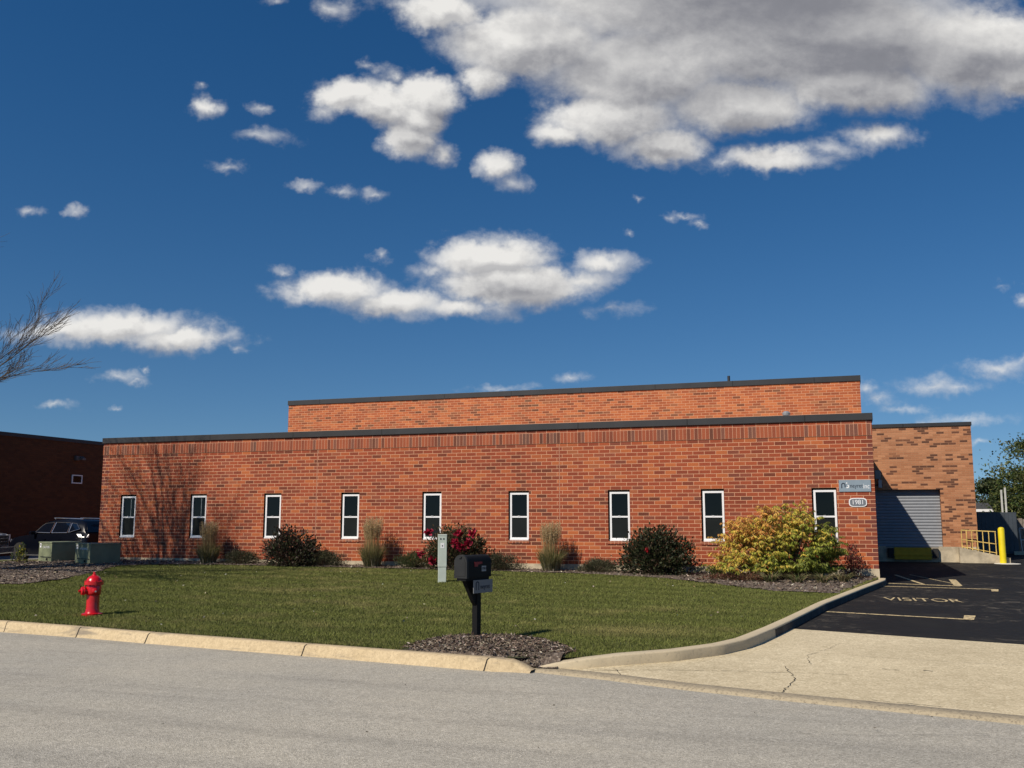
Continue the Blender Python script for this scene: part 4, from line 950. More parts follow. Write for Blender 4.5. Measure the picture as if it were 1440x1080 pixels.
# ------------------------------------------------------------------ big yellowing shrub (compound drooping leaves)
def sumac(c, seed):
    rng = np.random.default_rng(seed); rr = random.Random(seed); z0 = float(z_lawn(*c)) + .02
    root = thing('yellowing_shrub', 'large shrub with drooping leaves turning yellow and orange by the building corner', 'shrub', loc=(c[0], c[1], z0))
    T = Tubes(5); PL = []; DL = []; LL = []; CL = []
    nst = 125
    for i in range(nst):
        q = (i + .5) / nst
        a = rr.uniform(0, 2 * math.pi); rad = rr.random() ** .5
        tx = math.cos(a) * rad * (1.75 if math.cos(a) < 0 else 1.55); ty = math.sin(a) * rad * .9
        env = 1.98 * max(.05, 1 - (tx / 1.85) ** 2 * (1.0 if tx > 0 else .85) - (ty / 1.25) ** 2) ** .34
        if tx > .65: env *= 1 - (tx - .65) * .40
        if tx < -.7: env *= 1 - (-.7 - tx) * .34
        tz = env * rr.uniform(.08, .95) if i % 3 else env * rr.uniform(.75, 1.03)
        if i % 5 == 4: tx = rr.uniform(-1.35, 1.35); ty = -rr.uniform(.45, .85); tz = rr.uniform(.2, .8)
        b0 = Vector((tx * .18 + rr.uniform(-.1, .1), ty * .2, -.03)); tip = Vector((tx, ty, max(.3, tz))); md = b0.lerp(tip, .5) + Vector((tx * .12, ty * .12, tz * .10))
        pts = [b0, b0.lerp(md, .5) + Vector((0, 0, .03)), md, md.lerp(tip, .5) + Vector((0, 0, .03)), tip]
        T.path(pts, [.020, .017, .013, .009, .005])
        tdir = (tip - md).normalized(); nl = rr.randint(9, 13)
        for j in range(nl):
            f_ = j / nl; s0 = md.lerp(tip, .15 + .85 * f_); az = j * 2.4 + rr.uniform(-.3, .3)
            od = Vector((math.cos(az), math.sin(az), rr.uniform(.25, .9))).normalized(); od = (od + tdir * .5).normalized()
            L_ = rr.uniform(.22, .36); npair = rr.randint(8, 11); prev = s0; pts2 = [s0]
            # tone of the whole leaf: yellow and orange high on the left, greener right and low
            hue = rr.gauss(0, .23) + (.57 - .32 * (s0.x) + .85 * (s0.z / 1.8 - .58) - (.35 if s0.y > .2 else 0))
            for k in range(1, npair + 1):
                u_ = k / npair; p = s0 + od * (L_ * u_) + Vector((0, 0, -.42 * L_ * u_ ** 2)); pts2.append(p)
                rd = (p - prev).normalized(); sd_ = rd.cross(Vector((0, 0, 1))).normalized()
                for sgn in (-1, 1):
                    if rr.random() < .05: continue
                    PL.append(p); DL.append(sd_ * sgn * .75 + rd * .35 + Vector((rr.gauss(0, .12), rr.gauss(0, .12), -.85 + rr.gauss(0, .15)))); LL.append(rr.uniform(.085, .135) * (1 - .35 * abs(u_ - .45)))
                    v_ = hue + rr.gauss(0, .10)
                    if v_ > .80: base = (.70, .42, .10) if rr.random() < .65 else (.62, .27, .08)
                    elif v_ > .40: base = (.68, .50, .09) if rr.random() < .6 else (.48, .44, .08)
                    elif v_ > .12: base = (.32, .35, .05)
                    else: base = (.15, .18, .03)
                    if rr.random() < .004: base = (.45, .08, .03)
                    g_ = 1 + rr.gauss(0, .14); CL.append(tuple(x * g_ for x in base))
                prev = p
            T.path([pts2[0], pts2[len(pts2) // 2], pts2[-1]], [.003, .0025, .0015])
    V, F_, C = leaves(np.array([tuple(p) for p in PL]), np.array([tuple(d) for d in DL]), np.array(LL), np.array(LL) * .25, np.clip(np.array(CL), .003, 1), rng, fold=.15)
    npmesh('foliage', V, F_, M_leaf, root, C); T.build('stems', M_stem, root)
sumac((20.72, -1.55), 5)

# ------------------------------------------------------------------ lawn blades, bark chips
def camD(x, y): return (x - CAM.x) * math.sin(YAW) + (y - CAM.y) * math.cos(YAW)
def grass():
    rng = np.random.default_rng(99); N0 = 2600000
    x = rng.uniform(-9, 22.95, N0); y = rng.uniform(-15.4, 0, N0)
    D = camD(x, y); lat = (x - CAM.x) * math.cos(YAW) - (y - CAM.y) * math.sin(YAW)
    keep = (y > yfront(x) - .015) & (lat / D > -.92) & (lat / D < .5) & (rng.random(N0) < (11.0 / D) ** 1.35 * 1.0)
    keep &= ~inpoly(x + .10 * fnoise(x * 3, y * 3, 5) , y + .10 * fnoise(x * 3, y * 3, 6), BED) | (rng.random(N0) < .012)
    keep &= ~(inpoly(x, y, MBED) | inpoly(x, y, [(17.0, -14.9), (18.6, -15.0), (19.08, -14.7), (19.0, -15.7), (17.0, -15.7)])) | (rng.random(N0) < .004)
    x = x[keep]; y = y[keep]; D = D[keep]; n = len(x)
    P = np.stack([x, y, z_lawn(x, y)], 1)
    patch = fnoise(x * .55, y * .55, 1); fine = fnoise(x * 3.0, y * 3.0, 2); mow = np.sin((x * .11 + y) * 2 * math.pi / 1.05)
    dry = np.clip(fine * .45 + patch * .55 - .08, 0, 1) + 1.0 * np.exp(-(((x - 19.3) / .95) ** 2 + ((y + 12.4) / .55) ** 2)) * .75
    h = (.031 + .014 * rng.random(n)) * (1 + .22 * fine) * (D / 20) ** .25; wd = .0046 * (D / 12) ** .9
    a = rng.uniform(0, 6.283, n); ln_ = rng.uniform(.2, .95, n); s_ = np.stack([np.cos(a), np.sin(a), 0 * a], 1); o_ = np.stack([np.sin(a * 3.1), np.cos(a * 3.1), 0 * a], 1)
    mo = np.stack([0.99 * np.sign(mow), -.11 * np.sign(mow), 0 * a], 1) * .35
    tip = P + np.array([0, 0, 1]) * h[:, None] + (o_ + mo) * (h * ln_)[:, None]
    V = np.stack([P - s_ * wd[:, None], P + s_ * wd[:, None], tip], 1).reshape(-1, 3)
    green = np.array([.190, .222, .048]); straw = np.array([.48, .39, .17]); dk = np.array([.105, .132, .029])
    mixd = np.clip(rng.random(n) * .36 + dry * .55 - .12, 0, 1)[:, None]; dkm = (rng.random(n) < .3)[:, None]
    C = np.where(dkm, dk, green) * (1 - mixd) + straw * mixd; C = C * (1 + rng.normal(size=(n, 1)) * .18) * (1 + .10 * np.sign(mow)[:, None])
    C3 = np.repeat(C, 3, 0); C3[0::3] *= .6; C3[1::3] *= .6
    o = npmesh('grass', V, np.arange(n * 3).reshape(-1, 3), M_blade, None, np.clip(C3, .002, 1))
    tag(o, 'mown green lawn grass in front of the brick building', 'grass', kind='stuff'); print('blades', n)
grass()
def chips():
    rng = np.random.default_rng(17); n0 = 60000
    x = np.concatenate([rng.uniform(-7, 23, n0), rng.uniform(16.9, 19.2, 15000)]); y = np.concatenate([rng.uniform(-9, 0, n0), rng.uniform(-15.75, -13.5, 15000)])
    k1 = inpoly(x, y, BED) & (np.arange(len(x)) < n0); k2 = inpoly(x, y, MBED) & (np.arange(len(x)) >= n0) & ~((x > 18.4) & (y < -15.05)); spill = (np.arange(len(x)) >= n0) & inpoly(x, y, [(18.5, -14.95), (18.95, -14.92), (18.78, -15.06), (18.82, -15.22), (18.66, -15.20), (18.5, -15.14)])
    z = np.where(np.arange(len(x)) >= n0, zmb(x, y) + .034, zbed(x, y) + .039); z = np.where(x > 18.4, np.where(y < -13, np.minimum(z, zsp(x, y) + .02 + np.where(y > -14.97, 1, 0)), z), z)
    k = (k1 | k2 | spill) & ((y > yfront(x) + .03) | spill); x = x[k]; y = y[k]; z = z[k]; far = (y > -13)[:, None]; n = len(x)
    P = np.stack([x, y, z], 1); D = rng.normal(size=(n, 3)) * np.array([1, 1, .28]); L_ = rng.uniform(.025, .07, n) * np.where(y > -13, 1.35, .85)
    C = palette(n, rng, [(.06, .040, .028), (.14, .105, .08), (.25, .20, .155), (.42, .36, .29)], [.30, .36, .25, .09])
    V, F_, C4 = leaves(P, D, L_, L_ * .36, C, rng, fold=.05)
    o = npmesh('bark_chips', V, F_, M_chip, None, C4); tag(o, 'brown bark chips covering the planting beds', 'mulch', kind='stuff')
chips()

# ------------------------------------------------------------------ bare trees on the left
def bare_tree(loc, H, spread, seed, label, group=None, lat=None):
    rr = random.Random(seed); root = thing('bare_tree', label, 'tree', group, loc=loc)
    T0 = Tubes(10); T1 = Tubes(5)
    def grow(p, d, L_, r, depth, T, ub=None):
        n = 5 if depth < 2 else 4; pts = [p]; rad = [r]; q = p.copy(); dd = d.copy()
        for i in range(n):
            up_ = (.10 if depth < 3 else .05) if ub is None else ub
            dd = (dd + Vector((rr.gauss(0, .10), rr.gauss(0, .10), up_ + rr.gauss(0, .05)))).normalized()
            q = q + dd * (L_ / n); pts.append(q.copy()); rad.append(r * (1 - .62 * (i + 1) / n) + .0015)
        T.path(pts, rad)
        if depth >= 5: return
        kids = (4, 5, 5, 5, 4)[depth] + (ub is not None) 
        for k in range(kids):
            f = .25 + .75 * (k + rr.random() * .6) / kids; i0 = min(n - 1, int(f * n)); fr = f * n - i0; s0 = pts[i0].lerp(pts[min(i0 + 1, n)], min(1, fr))
            ax = dd.orthogonal().normalized(); ax.rotate(Matrix.Rotation(rr.uniform(0, 6.283), 3, dd)); ang = rr.uniform(.35, .80)
            nd = (dd * math.cos(ang) + ax * math.sin(ang)).normalized()
            if depth >= 1 and nd.z < -.1: nd.z = abs(nd.z) * .3
            grow(s0, nd if ub is None else (nd + dd * .9).normalized(), L_ * rr.uniform(.50, .70) * (1 if ub is None else .8), max(.0028, r * (1 - .6 * f) * .56), depth + 1, T1, ub)
    T0.path([(0, 0, -.4), (.02, 0, .2), (.05, .02, H * .16), (.06, .05, H * .38)], [.27, .21, .18, .10])
    limbs = 9
    for k in range(limbs):
        a = k * 2.39996 + rr.uniform(-.2, .2); out_ = rr.uniform(.10, .30) if math.cos(a) > .1 else rr.uniform(.25, .65)
        grow(Vector((.05, .03, H * rr.uniform(.20, .36))), Vector((math.cos(a) * out_, math.sin(a) * out_, 1)).normalized(), H * .38, .15, 1, T1)
    if lat:
        for (az, el, L_, z) in lat: grow(Vector((.06, .04, z)), Vector((math.cos(az) * math.cos(el), math.sin(az) * math.cos(el), math.sin(el))), L_, .06, 1, T1, .02)
    T0.build('trunk', M_bark, root); T1.build('branches', M_bark, root)
bare_tree((-2.7, -8.2, float(z_lawn(-2.7, -8.2))), 12.0, 5, 3, 'bare leafless tree whose branches reach in at the left edge and shade the brick wall', 'bare trees on the left', lat=[(-.10, .12, 6.2, 3.9), (.02, .08, 5.6, 3.6)])
bare_tree((-5.0, -11.2, float(z_lawn(-5.0, -11.2))), 7.6, 5, 8, 'shorter bare leafless tree nearer the street, shading the left mulch bed', 'bare trees on the left')

# ------------------------------------------------------------------ leafy trees far right
def leafy(loc, cr, h0, h1, n, lsize, pal, seed, label, name='leafy_tree', holes=.5):
    rng = np.random.default_rng(seed); rr = random.Random(seed); root = thing(name, label, 'tree', 'trees behind the lot', loc=loc)
    T = Tubes(7); T.path([(0, 0, -.5), (.05, 0, h0 * .5), (.1, .05, h0 + (h1 - h0) * .45)], [.22, .17, .09]); T.build('trunk', M_bark, root)
    k = 70; cc = []; Tb = Tubes(4)
    for i in range(k):
        a = rr.uniform(0, 6.283); e = rr.random(); rad = math.sqrt(max(.04, 1 - (2 * e - .85) ** 2 * .8)) * rr.random() ** .4
        c = Vector((math.cos(a) * rad * cr, math.sin(a) * rad * cr, h0 + (h1 - h0) * e)); cc.append(tuple(c)); Tb.path([(.1, .05, h0 + (h1 - h0) * .2 * e), tuple(c * .55 + Vector((0, 0, .45 * c.z - .1))), tuple(c)], [.05, .03, .01])
    Tb.build('limbs', M_bark, root)
    cc = np.array(cc); idx = rng.integers(0, k, n); sz = rng.uniform(.5, 1.3, k)[idx][:, None]
    P = cc[idx] + rng.normal(size=(n, 3)) * np.array([cr * .13, cr * .13, (h1 - h0) * .055]) * sz
    D = rng.normal(size=(n, 3)) + np.array([0, 0, -.2]); C = palette(n, rng, pal) * (1 + rng.normal(size=k)[idx][:, None] * .14)
    ls = lsize * rng.uniform(.6, 1.3, n); V, F_, C4 = leaves(P, D, ls, ls * .5, np.clip(C, .003, 1), rng); npmesh('crown', V, F_, M_leaf, root, C4)
GP = [(.060, .090, .025), (.095, .120, .030), (.15, .155, .045), (.04, .06, .018)]
leafy((35.6, 44, -.5), 4.2, 1.8, 7.3, 24000, .20, GP, 71, 'tallest leafy green tree rising behind the dark fence at the right edge')
leafy((33.2, 58, -.5), 3.0, .8, 4.6, 9000, .24, [(.03, .05, .016), (.05, .07, .02), (.07, .08, .03)], 72, 'lower dark green tree close to the dock building edge')
leafy((39.5, 60, -.5), 4.0, .8, 6.5, 9000, .26, GP, 73, 'leafy green tree farthest right behind the wooden fence')
leafy((36.5, 66, -.5), 4.0, .5, 3.6, 7000, .28, GP, 74, 'low leafy tree farthest back behind the fences')

# ------------------------------------------------------------------ fences and small things behind the lot
M_slate = pmat('slate_metal', (.050, .062, .075), .5, .1, .15, 2)
fn = thing('metal_fence', 'dark slate metal enclosure fence behind the yellow bollard', 'fence')
s_ = MB(); x = 26.9
while x < 29.12: s_.box(x, 20.0, -.22, x + .135, 20.03, 1.53); s_.box(x + .135, 20.012, -.22, x + .15, 20.022, 1.53); x += .15
s_.build('panel', M_slate, fn)
s_ = MB(); s_.box(26.9, 20.03, .1, 29.15, 20.08, .2); s_.box(26.9, 20.03, 1.2, 29.15, 20.08, 1.3); s_.box(29.10, 20.03, -.22, 29.16, 22.5, 1.53); s_.build('frame', M_slate, fn)
for k, (x, z, lab) in enumerate(((28.68, 2.50, 'left pale post of the pair standing behind the dark fence'), (28.83, 2.60, 'right pale post of the pair standing behind the dark fence'))):
    s_ = MB(); s_.box(x, 20.6, -.3, x + .075, 20.68, z); tag(s_.build('post', pmat('pale_post', (.45, .45, .42), .8), bevel=.008), lab, 'post', 'pale posts behind the dark fence')
wf = thing('wooden_fence', 'grey wooden board fence at the right edge behind the lot', 'fence')
M_wood = pmat('grey_wood', (.20, .17, .14), .9, 0, .3, 5)
x = 29.22; k = 0
while x < 36: 
    s_ = MB(); s_.box(x, 21.0, -.2, x + .14, 21.025, 1.26 + .02 * math.sin(k * 2.1)); s_.build('board', M_wood, wf); x += .155; k += 1
s_ = MB(); s_.box(29.22, 21.03, .2, 36, 21.07, .3); s_.box(29.22, 21.03, .95, 36, 21.07, 1.05); s_.build('rail', M_wood, wf)
gw = thing('metal_gate', 'pale tube framed gate leaning in front of the wooden fence', 'gate')
s_ = MB()
for (a, b_) in (((29.40, 20.8, -.18), (29.34, 20.8, .85)), ((30.3, 20.8, -.18), (30.3, 20.8, .85)), ((29.34, 20.8, .85), (30.3, 20.8, .85)), ((29.4, 20.8, -.15), (30.3, 20.8, -.15)), ((29.37, 20.8, .35), (30.3, 20.8, .35))): s_.tube(a, b_, .025, n=8)
s_.build('frame', pmat('pale_tube', (.5, .5, .48), .5), gw)
s_ = MB(); s_.box(28.9, 19.5, -.3, 60, 19.65, -.10); struct(s_.build('lot_kerb', M_kerb2))
sh = thing('shed', 'low distant shed with dark roof and white fascia beyond the fence', 'shed')
s_ = MB(); s_.box(28.0, 45, -.5, 31.4, 49, 1.72); s_.build('wall', pmat('shed_wall', (.30, .28, .25), .8), sh)
s_ = MB(); s_.box(27.8, 44.7, 1.73, 31.5, 44.76, 1.90); s_.build('fascia', M_white, sh)
s_ = MB(); s_.prism([(27.8, 44.77, 1.73), (27.8, 49.2, 1.73), (27.8, 47, 2.35), (27.8, 44.77, 1.92)], (3.7, 0, 0)); s_.build('roof', pmat('shed_roof', (.05, .05, .05), .9), sh)

# ------------------------------------------------------------------ fire hydrant
M_red = pmat('red_gloss_paint', (.55, .006, .012), .28, 0, .10, 9, .15, .5, .35)
hx, hy_ = 10.35, -12.95
H_ = thing('fire_hydrant', 'bright red fire hydrant on the lawn near the street kerb', 'hydrant', loc=(hx, hy_, float(z_lawn(hx, hy_)) + .01), rz=R(-6))
s_ = MB(); s_.lathe((0, 0, 0), [(.155, -.05), (.165, 0), (.165, .035), (.12, .045), (.108, .07), (.102, .12), (.100, .33), (.115, .345), (.122, .37), (.122, .46), (.115, .485), (.112, .50), (.15, .505), (.15, .535)], 32); s_.build('barrel', M_red, H_, smooth=True, auto=35)
s_ = MB(); s_.lathe((0, 0, 0), [(.146, .536), (.146, .556), (.125, .562), (.112, .60), (.080, .635), (.042, .652), (.034, .656), (.034, .672), (.020, .676), (.019, .71)], 32); s_.build('bonnet', M_red, H_, smooth=True, auto=35)
for k in range(8):
    a = 2 * math.pi * k / 8 + .2; s_ = MB(); s_.tube((math.cos(a) * .137, math.sin(a) * .137, .49), (math.cos(a) * .137, math.sin(a) * .137, .572), .011, n=6); s_.build('bolt', M_red, H_)
def nozzle(az, z, r, L_):
    d = Vector((math.cos(az), math.sin(az), 0)); s = MB(); c = d * .09 + Vector((0, 0, z))
    s.lathe(c, [(r * .86, 0), (r * .86, L_ * .5), (r * 1.12, L_ * .52), (r * 1.12, L_ * .62), (r, L_ * .64), (r, L_ * .92), (r * .75, L_), (.022, L_ + .002), (.020, L_ + .035)], 20, axis=d); return s.build('outlet_cap', M_red, H_, smooth=True, auto=35)
nozzle(R(-118), .405, .068, .11); nozzle(R(-35), .405, .044, .10); nozzle(R(145), .405, .044, .10)
s_ = MB(); s_.lathe(Vector((math.cos(R(-35)) * .235, math.sin(R(-35)) * .235, .405)), [(.014, 0), (.014, .02)], 10, axis=(math.cos(R(-35)), math.sin(R(-35)), 0)); s_.build('cap_nut', pmat('bright_steel', (.6, .6, .6), .3, .8), H_)

# ------------------------------------------------------------------ mailbox
mx_, my_ = 17.53, -14.06
Mb = thing('mailbox', 'black mailbox on a black post with a grey company plate beside the kerb', 'mailbox', loc=(mx_, my_, float(zmb(np.array(mx_), np.array(my_))) + .02))
M_mb = pmat('black_plastic', (.007, .007, .0075), .6, 0, .15, 6, .1, .18)
M_mbd = pmat('charcoal_door', (.024, .025, .026), .6, 0, .1, 6, 0, .2)
n1 = Vector((-.31, -.95, 0)).normalized(); n2 = Vector((.95, -.31, 0)).normalized(); Z = Vector((0, 0, 1))
# body: arch profile, axis along n1
def arch(hw, hh_, z0, n=14):
    return [(-hw, z0), (hw, z0), (hw, z0 + hh_ - hw * .9)] + [(hw * math.cos(t), z0 + hh_ - hw * .9 + hw * .9 * math.sin(t)) for t in [math.pi * i / n for i in range(1, n)]] + [(-hw, z0 + hh_ - hw * .9)]
body0 = .775; ctr = Vector((0, 0, 0)) + n1 * (-.02)
def P3(a, z, f): return ctr + n2 * a + Z * z + n1 * f
pr = arch(.100, .290, body0)
s_ = MB(); s_.prism([P3(a, z, .24) for a, z in pr], n1 * -.50); s_.build('body', M_mb, Mb, smooth=True, auto=30)
pr2 = arch(.108, .305, body0 - .008)
s_ = MB(); s_.prism([P3(a, z, .262) for a, z in pr2], n1 * -.035); s_.prism([P3(a, z, .266) for a, z in arch(.080, .245, body0 + .02)], n1 * -.006); s_.build('door', M_mbd, Mb, smooth=True, auto=30)
s_ = MB(); s_.obox(P3(0, body0 + .262, .272), n2, n1, Z, .02, .012, .009); s_.build('door_handle', M_mbd, Mb)
s_ = MB(); s_.obox(P3(0, body0 - .02, .0), n2, n1, Z, .075, .245, .019); s_.build('base_tray', M_mb, Mb)
s_ = MB(); s_.obox(P3(0, .33, -.075), n2, n1, Z, .043, .043, .44); s_.build('post', M_mb, Mb, bevel=.006)
s_ = MB(); s_.prism([P3(-.03, body0 - .035, .20), P3(-.03, body0 - .035, -.03), P3(-.03, .40, -.03), P3(-.03, .46, .02)], n2 * .06); s_.prism([P3(-.03, body0 - .035, -.12), P3(-.03, body0 - .035, -.22), P3(-.03, .58, -.12)], n2 * .06); s_.build('bracket', M_mb, Mb)
M_tag = pmat('grey_plate', (.18, .185, .195), .45, 0, .05); M_reds = pmat('red_flag', (.20, .010, .012), .5)
s_ = MB(); s_.obox(P3(.108, .655, -.075), n1, Z, n2, .20, .085, .005); s_.build('company_plate', M_tag, Mb, bevel=.002)
def MP(a, z, f): 
    o_ = P3(a, z, f); return Matrix(((-n1.x, 0, n2.x, o_.x), (-n1.y, 0, n2.y, o_.y), (0, 1, 0, o_.z), (0, 0, 0, 1)))
text_obj('lettering', 'neyret', .085, MP(.1145, .650, -.115), M_ink, Mb, sx=.9)
s_ = MB()
def pf(f, z): return P3(.1145, z, f)
for (fa, fb, za_, zb_) in ((.085, .065, .61, .70), (.03, .012, .61, .70)): s_.face([pf(fa, za_), pf(fb, za_), pf(fb, zb_), pf(fa, zb_)])
for k in range(8):
    a, b_ = math.pi * k / 8, math.pi * (k + 1) / 8; cf_ = .0485
    s_.face([pf(cf_ + .0365 * math.cos(a), .695 + .030 * math.sin(a)), pf(cf_ + .0185 * math.cos(a), .695 + .014 * math.sin(a)), pf(cf_ + .0185 * math.cos(b_), .695 + .014 * math.sin(b_)), pf(cf_ + .0365 * math.cos(b_), .695 + .030 * math.sin(b_))])
s_.build('emblem', M_ink, Mb)
s_ = MB(); s_.obox(P3(.102, body0 + .11, -.10), n1, Z, n2, .045, .036, .003); s_.build('number_plate', pmat('pale_number_plate', (.26, .27, .28), .5), Mb)
text_obj('numerals', '1981', .048, MP(.1065, body0 + .11, -.10), M_ink, Mb)
s_ = MB(); s_.prism([P3(.1015, body0 + .20, .10), P3(.1015, body0 + .20, -.06), P3(.1015, body0 + .175, -.06), P3(.1015, body0 + .165, .03), P3(.1015, body0 + .14, .03), P3(.1015, body0 + .14, .10)], n2 * .006); s_.build('flag', M_reds, Mb)
s_ = MB(); s_.tube(P3(.10, body0 + .02, -.235), P3(.26, body0 + .02, -.30), .006, n=6); s_.build('latch_rod', M_mb, Mb)

# ------------------------------------------------------------------ utility pedestal and boxes
ux, uy = 13.25, -4.95
Up = thing('utility_pedestal', 'slim pale green utility post standing on the lawn behind the mailbox', 'utility post', loc=(ux, uy, float(z_lawn(ux, uy))), rz=R(24))
M_pg = pmat('pale_green_plastic', (.50, .56, .49), .5, 0, .06, 5)
s_ = MB(); s_.box(-.095, -.095, .0, .095, .095, .36); s_.build('lower_case', M_pg, Up, bevel=.008)
s_ = MB(); s_.box(-.103, -.103, .365, .103, .103, 1.08); s_.build('upper_case', M_pg, Up, bevel=.01)
s_ = MB(); s_.box(-.108, -.108, 1.081, .108, .108, 1.12); s_.build('cap', M_pg, Up, bevel=.012)
for x in (-.04, .03):
    s_ = MB(); s_.box(x - .018, -.107, 1.0, x + .018, -.1035, 1.03); s_.build('vent', M_black, Up)
s_ = MB(); s_.box(-.045, -.107, .80, .045, -.1035, .92); s_.build('sticker', M_white, Up)
s_ = MB(); s_.box(-.012, -.1095, .84, .012, -.1072, .87); s_.build('sticker_mark', M_black, Up)
M_tg = pmat('utility_green', (.20, .225, .135), .5, 0, .12, 3)
av = Vector((-.917, .364, 0)).normalized(); bv = Vector((.37, .93, 0)).normalized()
def ubox(c, la, lb, lab, number):
    zc = float(z_lawn(*c)) - .02
    t_ = thing('transformer_box', lab, 'utility box', 'green utility boxes in the mulch bed', loc=(c[0], c[1], zc))
    ctr_ = av * la / 2 + bv * lb / 2
    s = MB(); s.obox(ctr_ + Z * .02, av, bv, Z, la / 2 + .06, lb / 2 + .06, .04); s.build('pad', M_conc, t_)
    s = MB(); s.obox(ctr_ + Z * .34, av, bv, Z, la / 2, lb / 2, .28); s.build('cabinet', M_tg, t_, bevel=.012)
    s = MB(); s.obox(ctr_ + Z * .645, av, bv, Z, la / 2 + .012, lb / 2 + .012, .024); s.build('lid', M_tg, t_, bevel=.01)
    f = lambda a, z, o_=.004: av * a - bv * o_ + Z * z
    s = MB(); s.obox(f(la * .86, .56), av, bv, Z, .05, .002, .075); s.build('sticker', M_white, t_)
    s = MB(); s.obox(f(la * .86, .565, .007), av, bv, Z, .022, .001, .022); s.build('sticker_mark', M_black, t_)
    o_ = f(la * .42, .50, .004); Mt = Matrix(((-av.x, 0, -bv.x, o_.x), (-av.y, 0, -bv.y, o_.y), (0, 1, 0, o_.z), (0, 0, 0, 1)))
    text_obj('lettering', number, .10, Mt, M_white, t_)
    s = MB(); s.obox(f(la * .42, .20, .012), av, bv, Z, la * .40, .010, .008); s.obox(f(la * .30, .13, .02), av, bv, Z, .03, .015, .035); s.build('latch', M_black, t_)
ubox((-1.42, -1.72), .90, .92, 'left green utility box beside the parked cars', 'CAUTION')
ubox((.52, -2.20), .97, .97, 'right green utility box in front of the brick wall end', 'WARNING')

# ------------------------------------------------------------------ vehicles (local +x forward, z up, origin on the ground)
def loft(stations, mat, name, parent, smooth=True, auto=38):
    """stations: list of (x, [(y,z)...]) half section from bottom to top; mirrored"""
    V = []; F_ = []; k = len(stations[0][1]) * 2
    for x, sec in stations:
        for y, z in sec: V.append((x, y, z))
        for y, z in reversed(sec): V.append((x, -y, z))
    for i in range(len(stations) - 1):
        for j in range(k): a = i * k + j; b_ = i * k + (j + 1) % k; F_.append((a, b_, b_ + k, a + k))
    s = MB(); s.v = V; s.f = F_ + [tuple(range(k))[::-1], tuple(range(len(V) - k, len(V)))]; s.sw = [False] * len(s.f); s.mi = [0] * len(s.f)
    return s.build(name, mat, parent, smooth=smooth, auto=auto)
M_navy = pmat('dark_navy_paint', (.002, .003, .007), .28, .0, .05, 2, 0, .22, .08)
M_silver = pmat('silver_paint', (.36, .37, .38), .35, .5, .05, 2, 0, .5, .5)
M_tyre = pmat('tyre_rubber', (.018, .018, .018), .85); M_rim = pmat('alloy_rim', (.45, .45, .46), .3, .7); M_chrome = pmat('chrome_trim', (.7, .7, .72), .15, .9)
M_lamp = pmat('clear_lamp', (.75, .75, .78), .15); M_rlamp = pmat('red_lamp', (.35, .02, .02), .2)
def wheel(parent, x, y, r, w_, side, spokes=5):
    s = MB(); s.lathe((x, y - side * w_, r), [(r * .7, 0), (r * .96, .01), (r, .05), (r, w_ - .05), (r * .96, w_ - .01), (r * .70, w_)], 32, axis=(0, side, 0)); wo = s.build('wheel', M_tyre, parent, smooth=True, auto=40)
    s = MB(); yo = y + side * .002
    s.lathe((x, y - side * .10, r), [(r * .70, .0), (r * .70, .10), (r * .64, .105), (r * .64, .02)], 32, axis=(0, side, 0))
    for k in range(spokes * 2):
        a = 2 * math.pi * (k // 2) / spokes + (.13 if k % 2 else -.13); d = Vector((math.cos(a), 0, math.sin(a))); t_ = Vector((-math.sin(a), 0, math.cos(a)))
        s.obox(Vector((x, y - side * .03, r)) + d * r * .36, d, t_, (0, 1, 0), r * .31, r * .035, .018)
    s.lathe((x, y - side * .06, r), [(r * .14, 0), (r * .14, .05), (r * .08, .06)], 14, axis=(0, side, 0)); s.build('rim', M_rim, wo)
    return wo
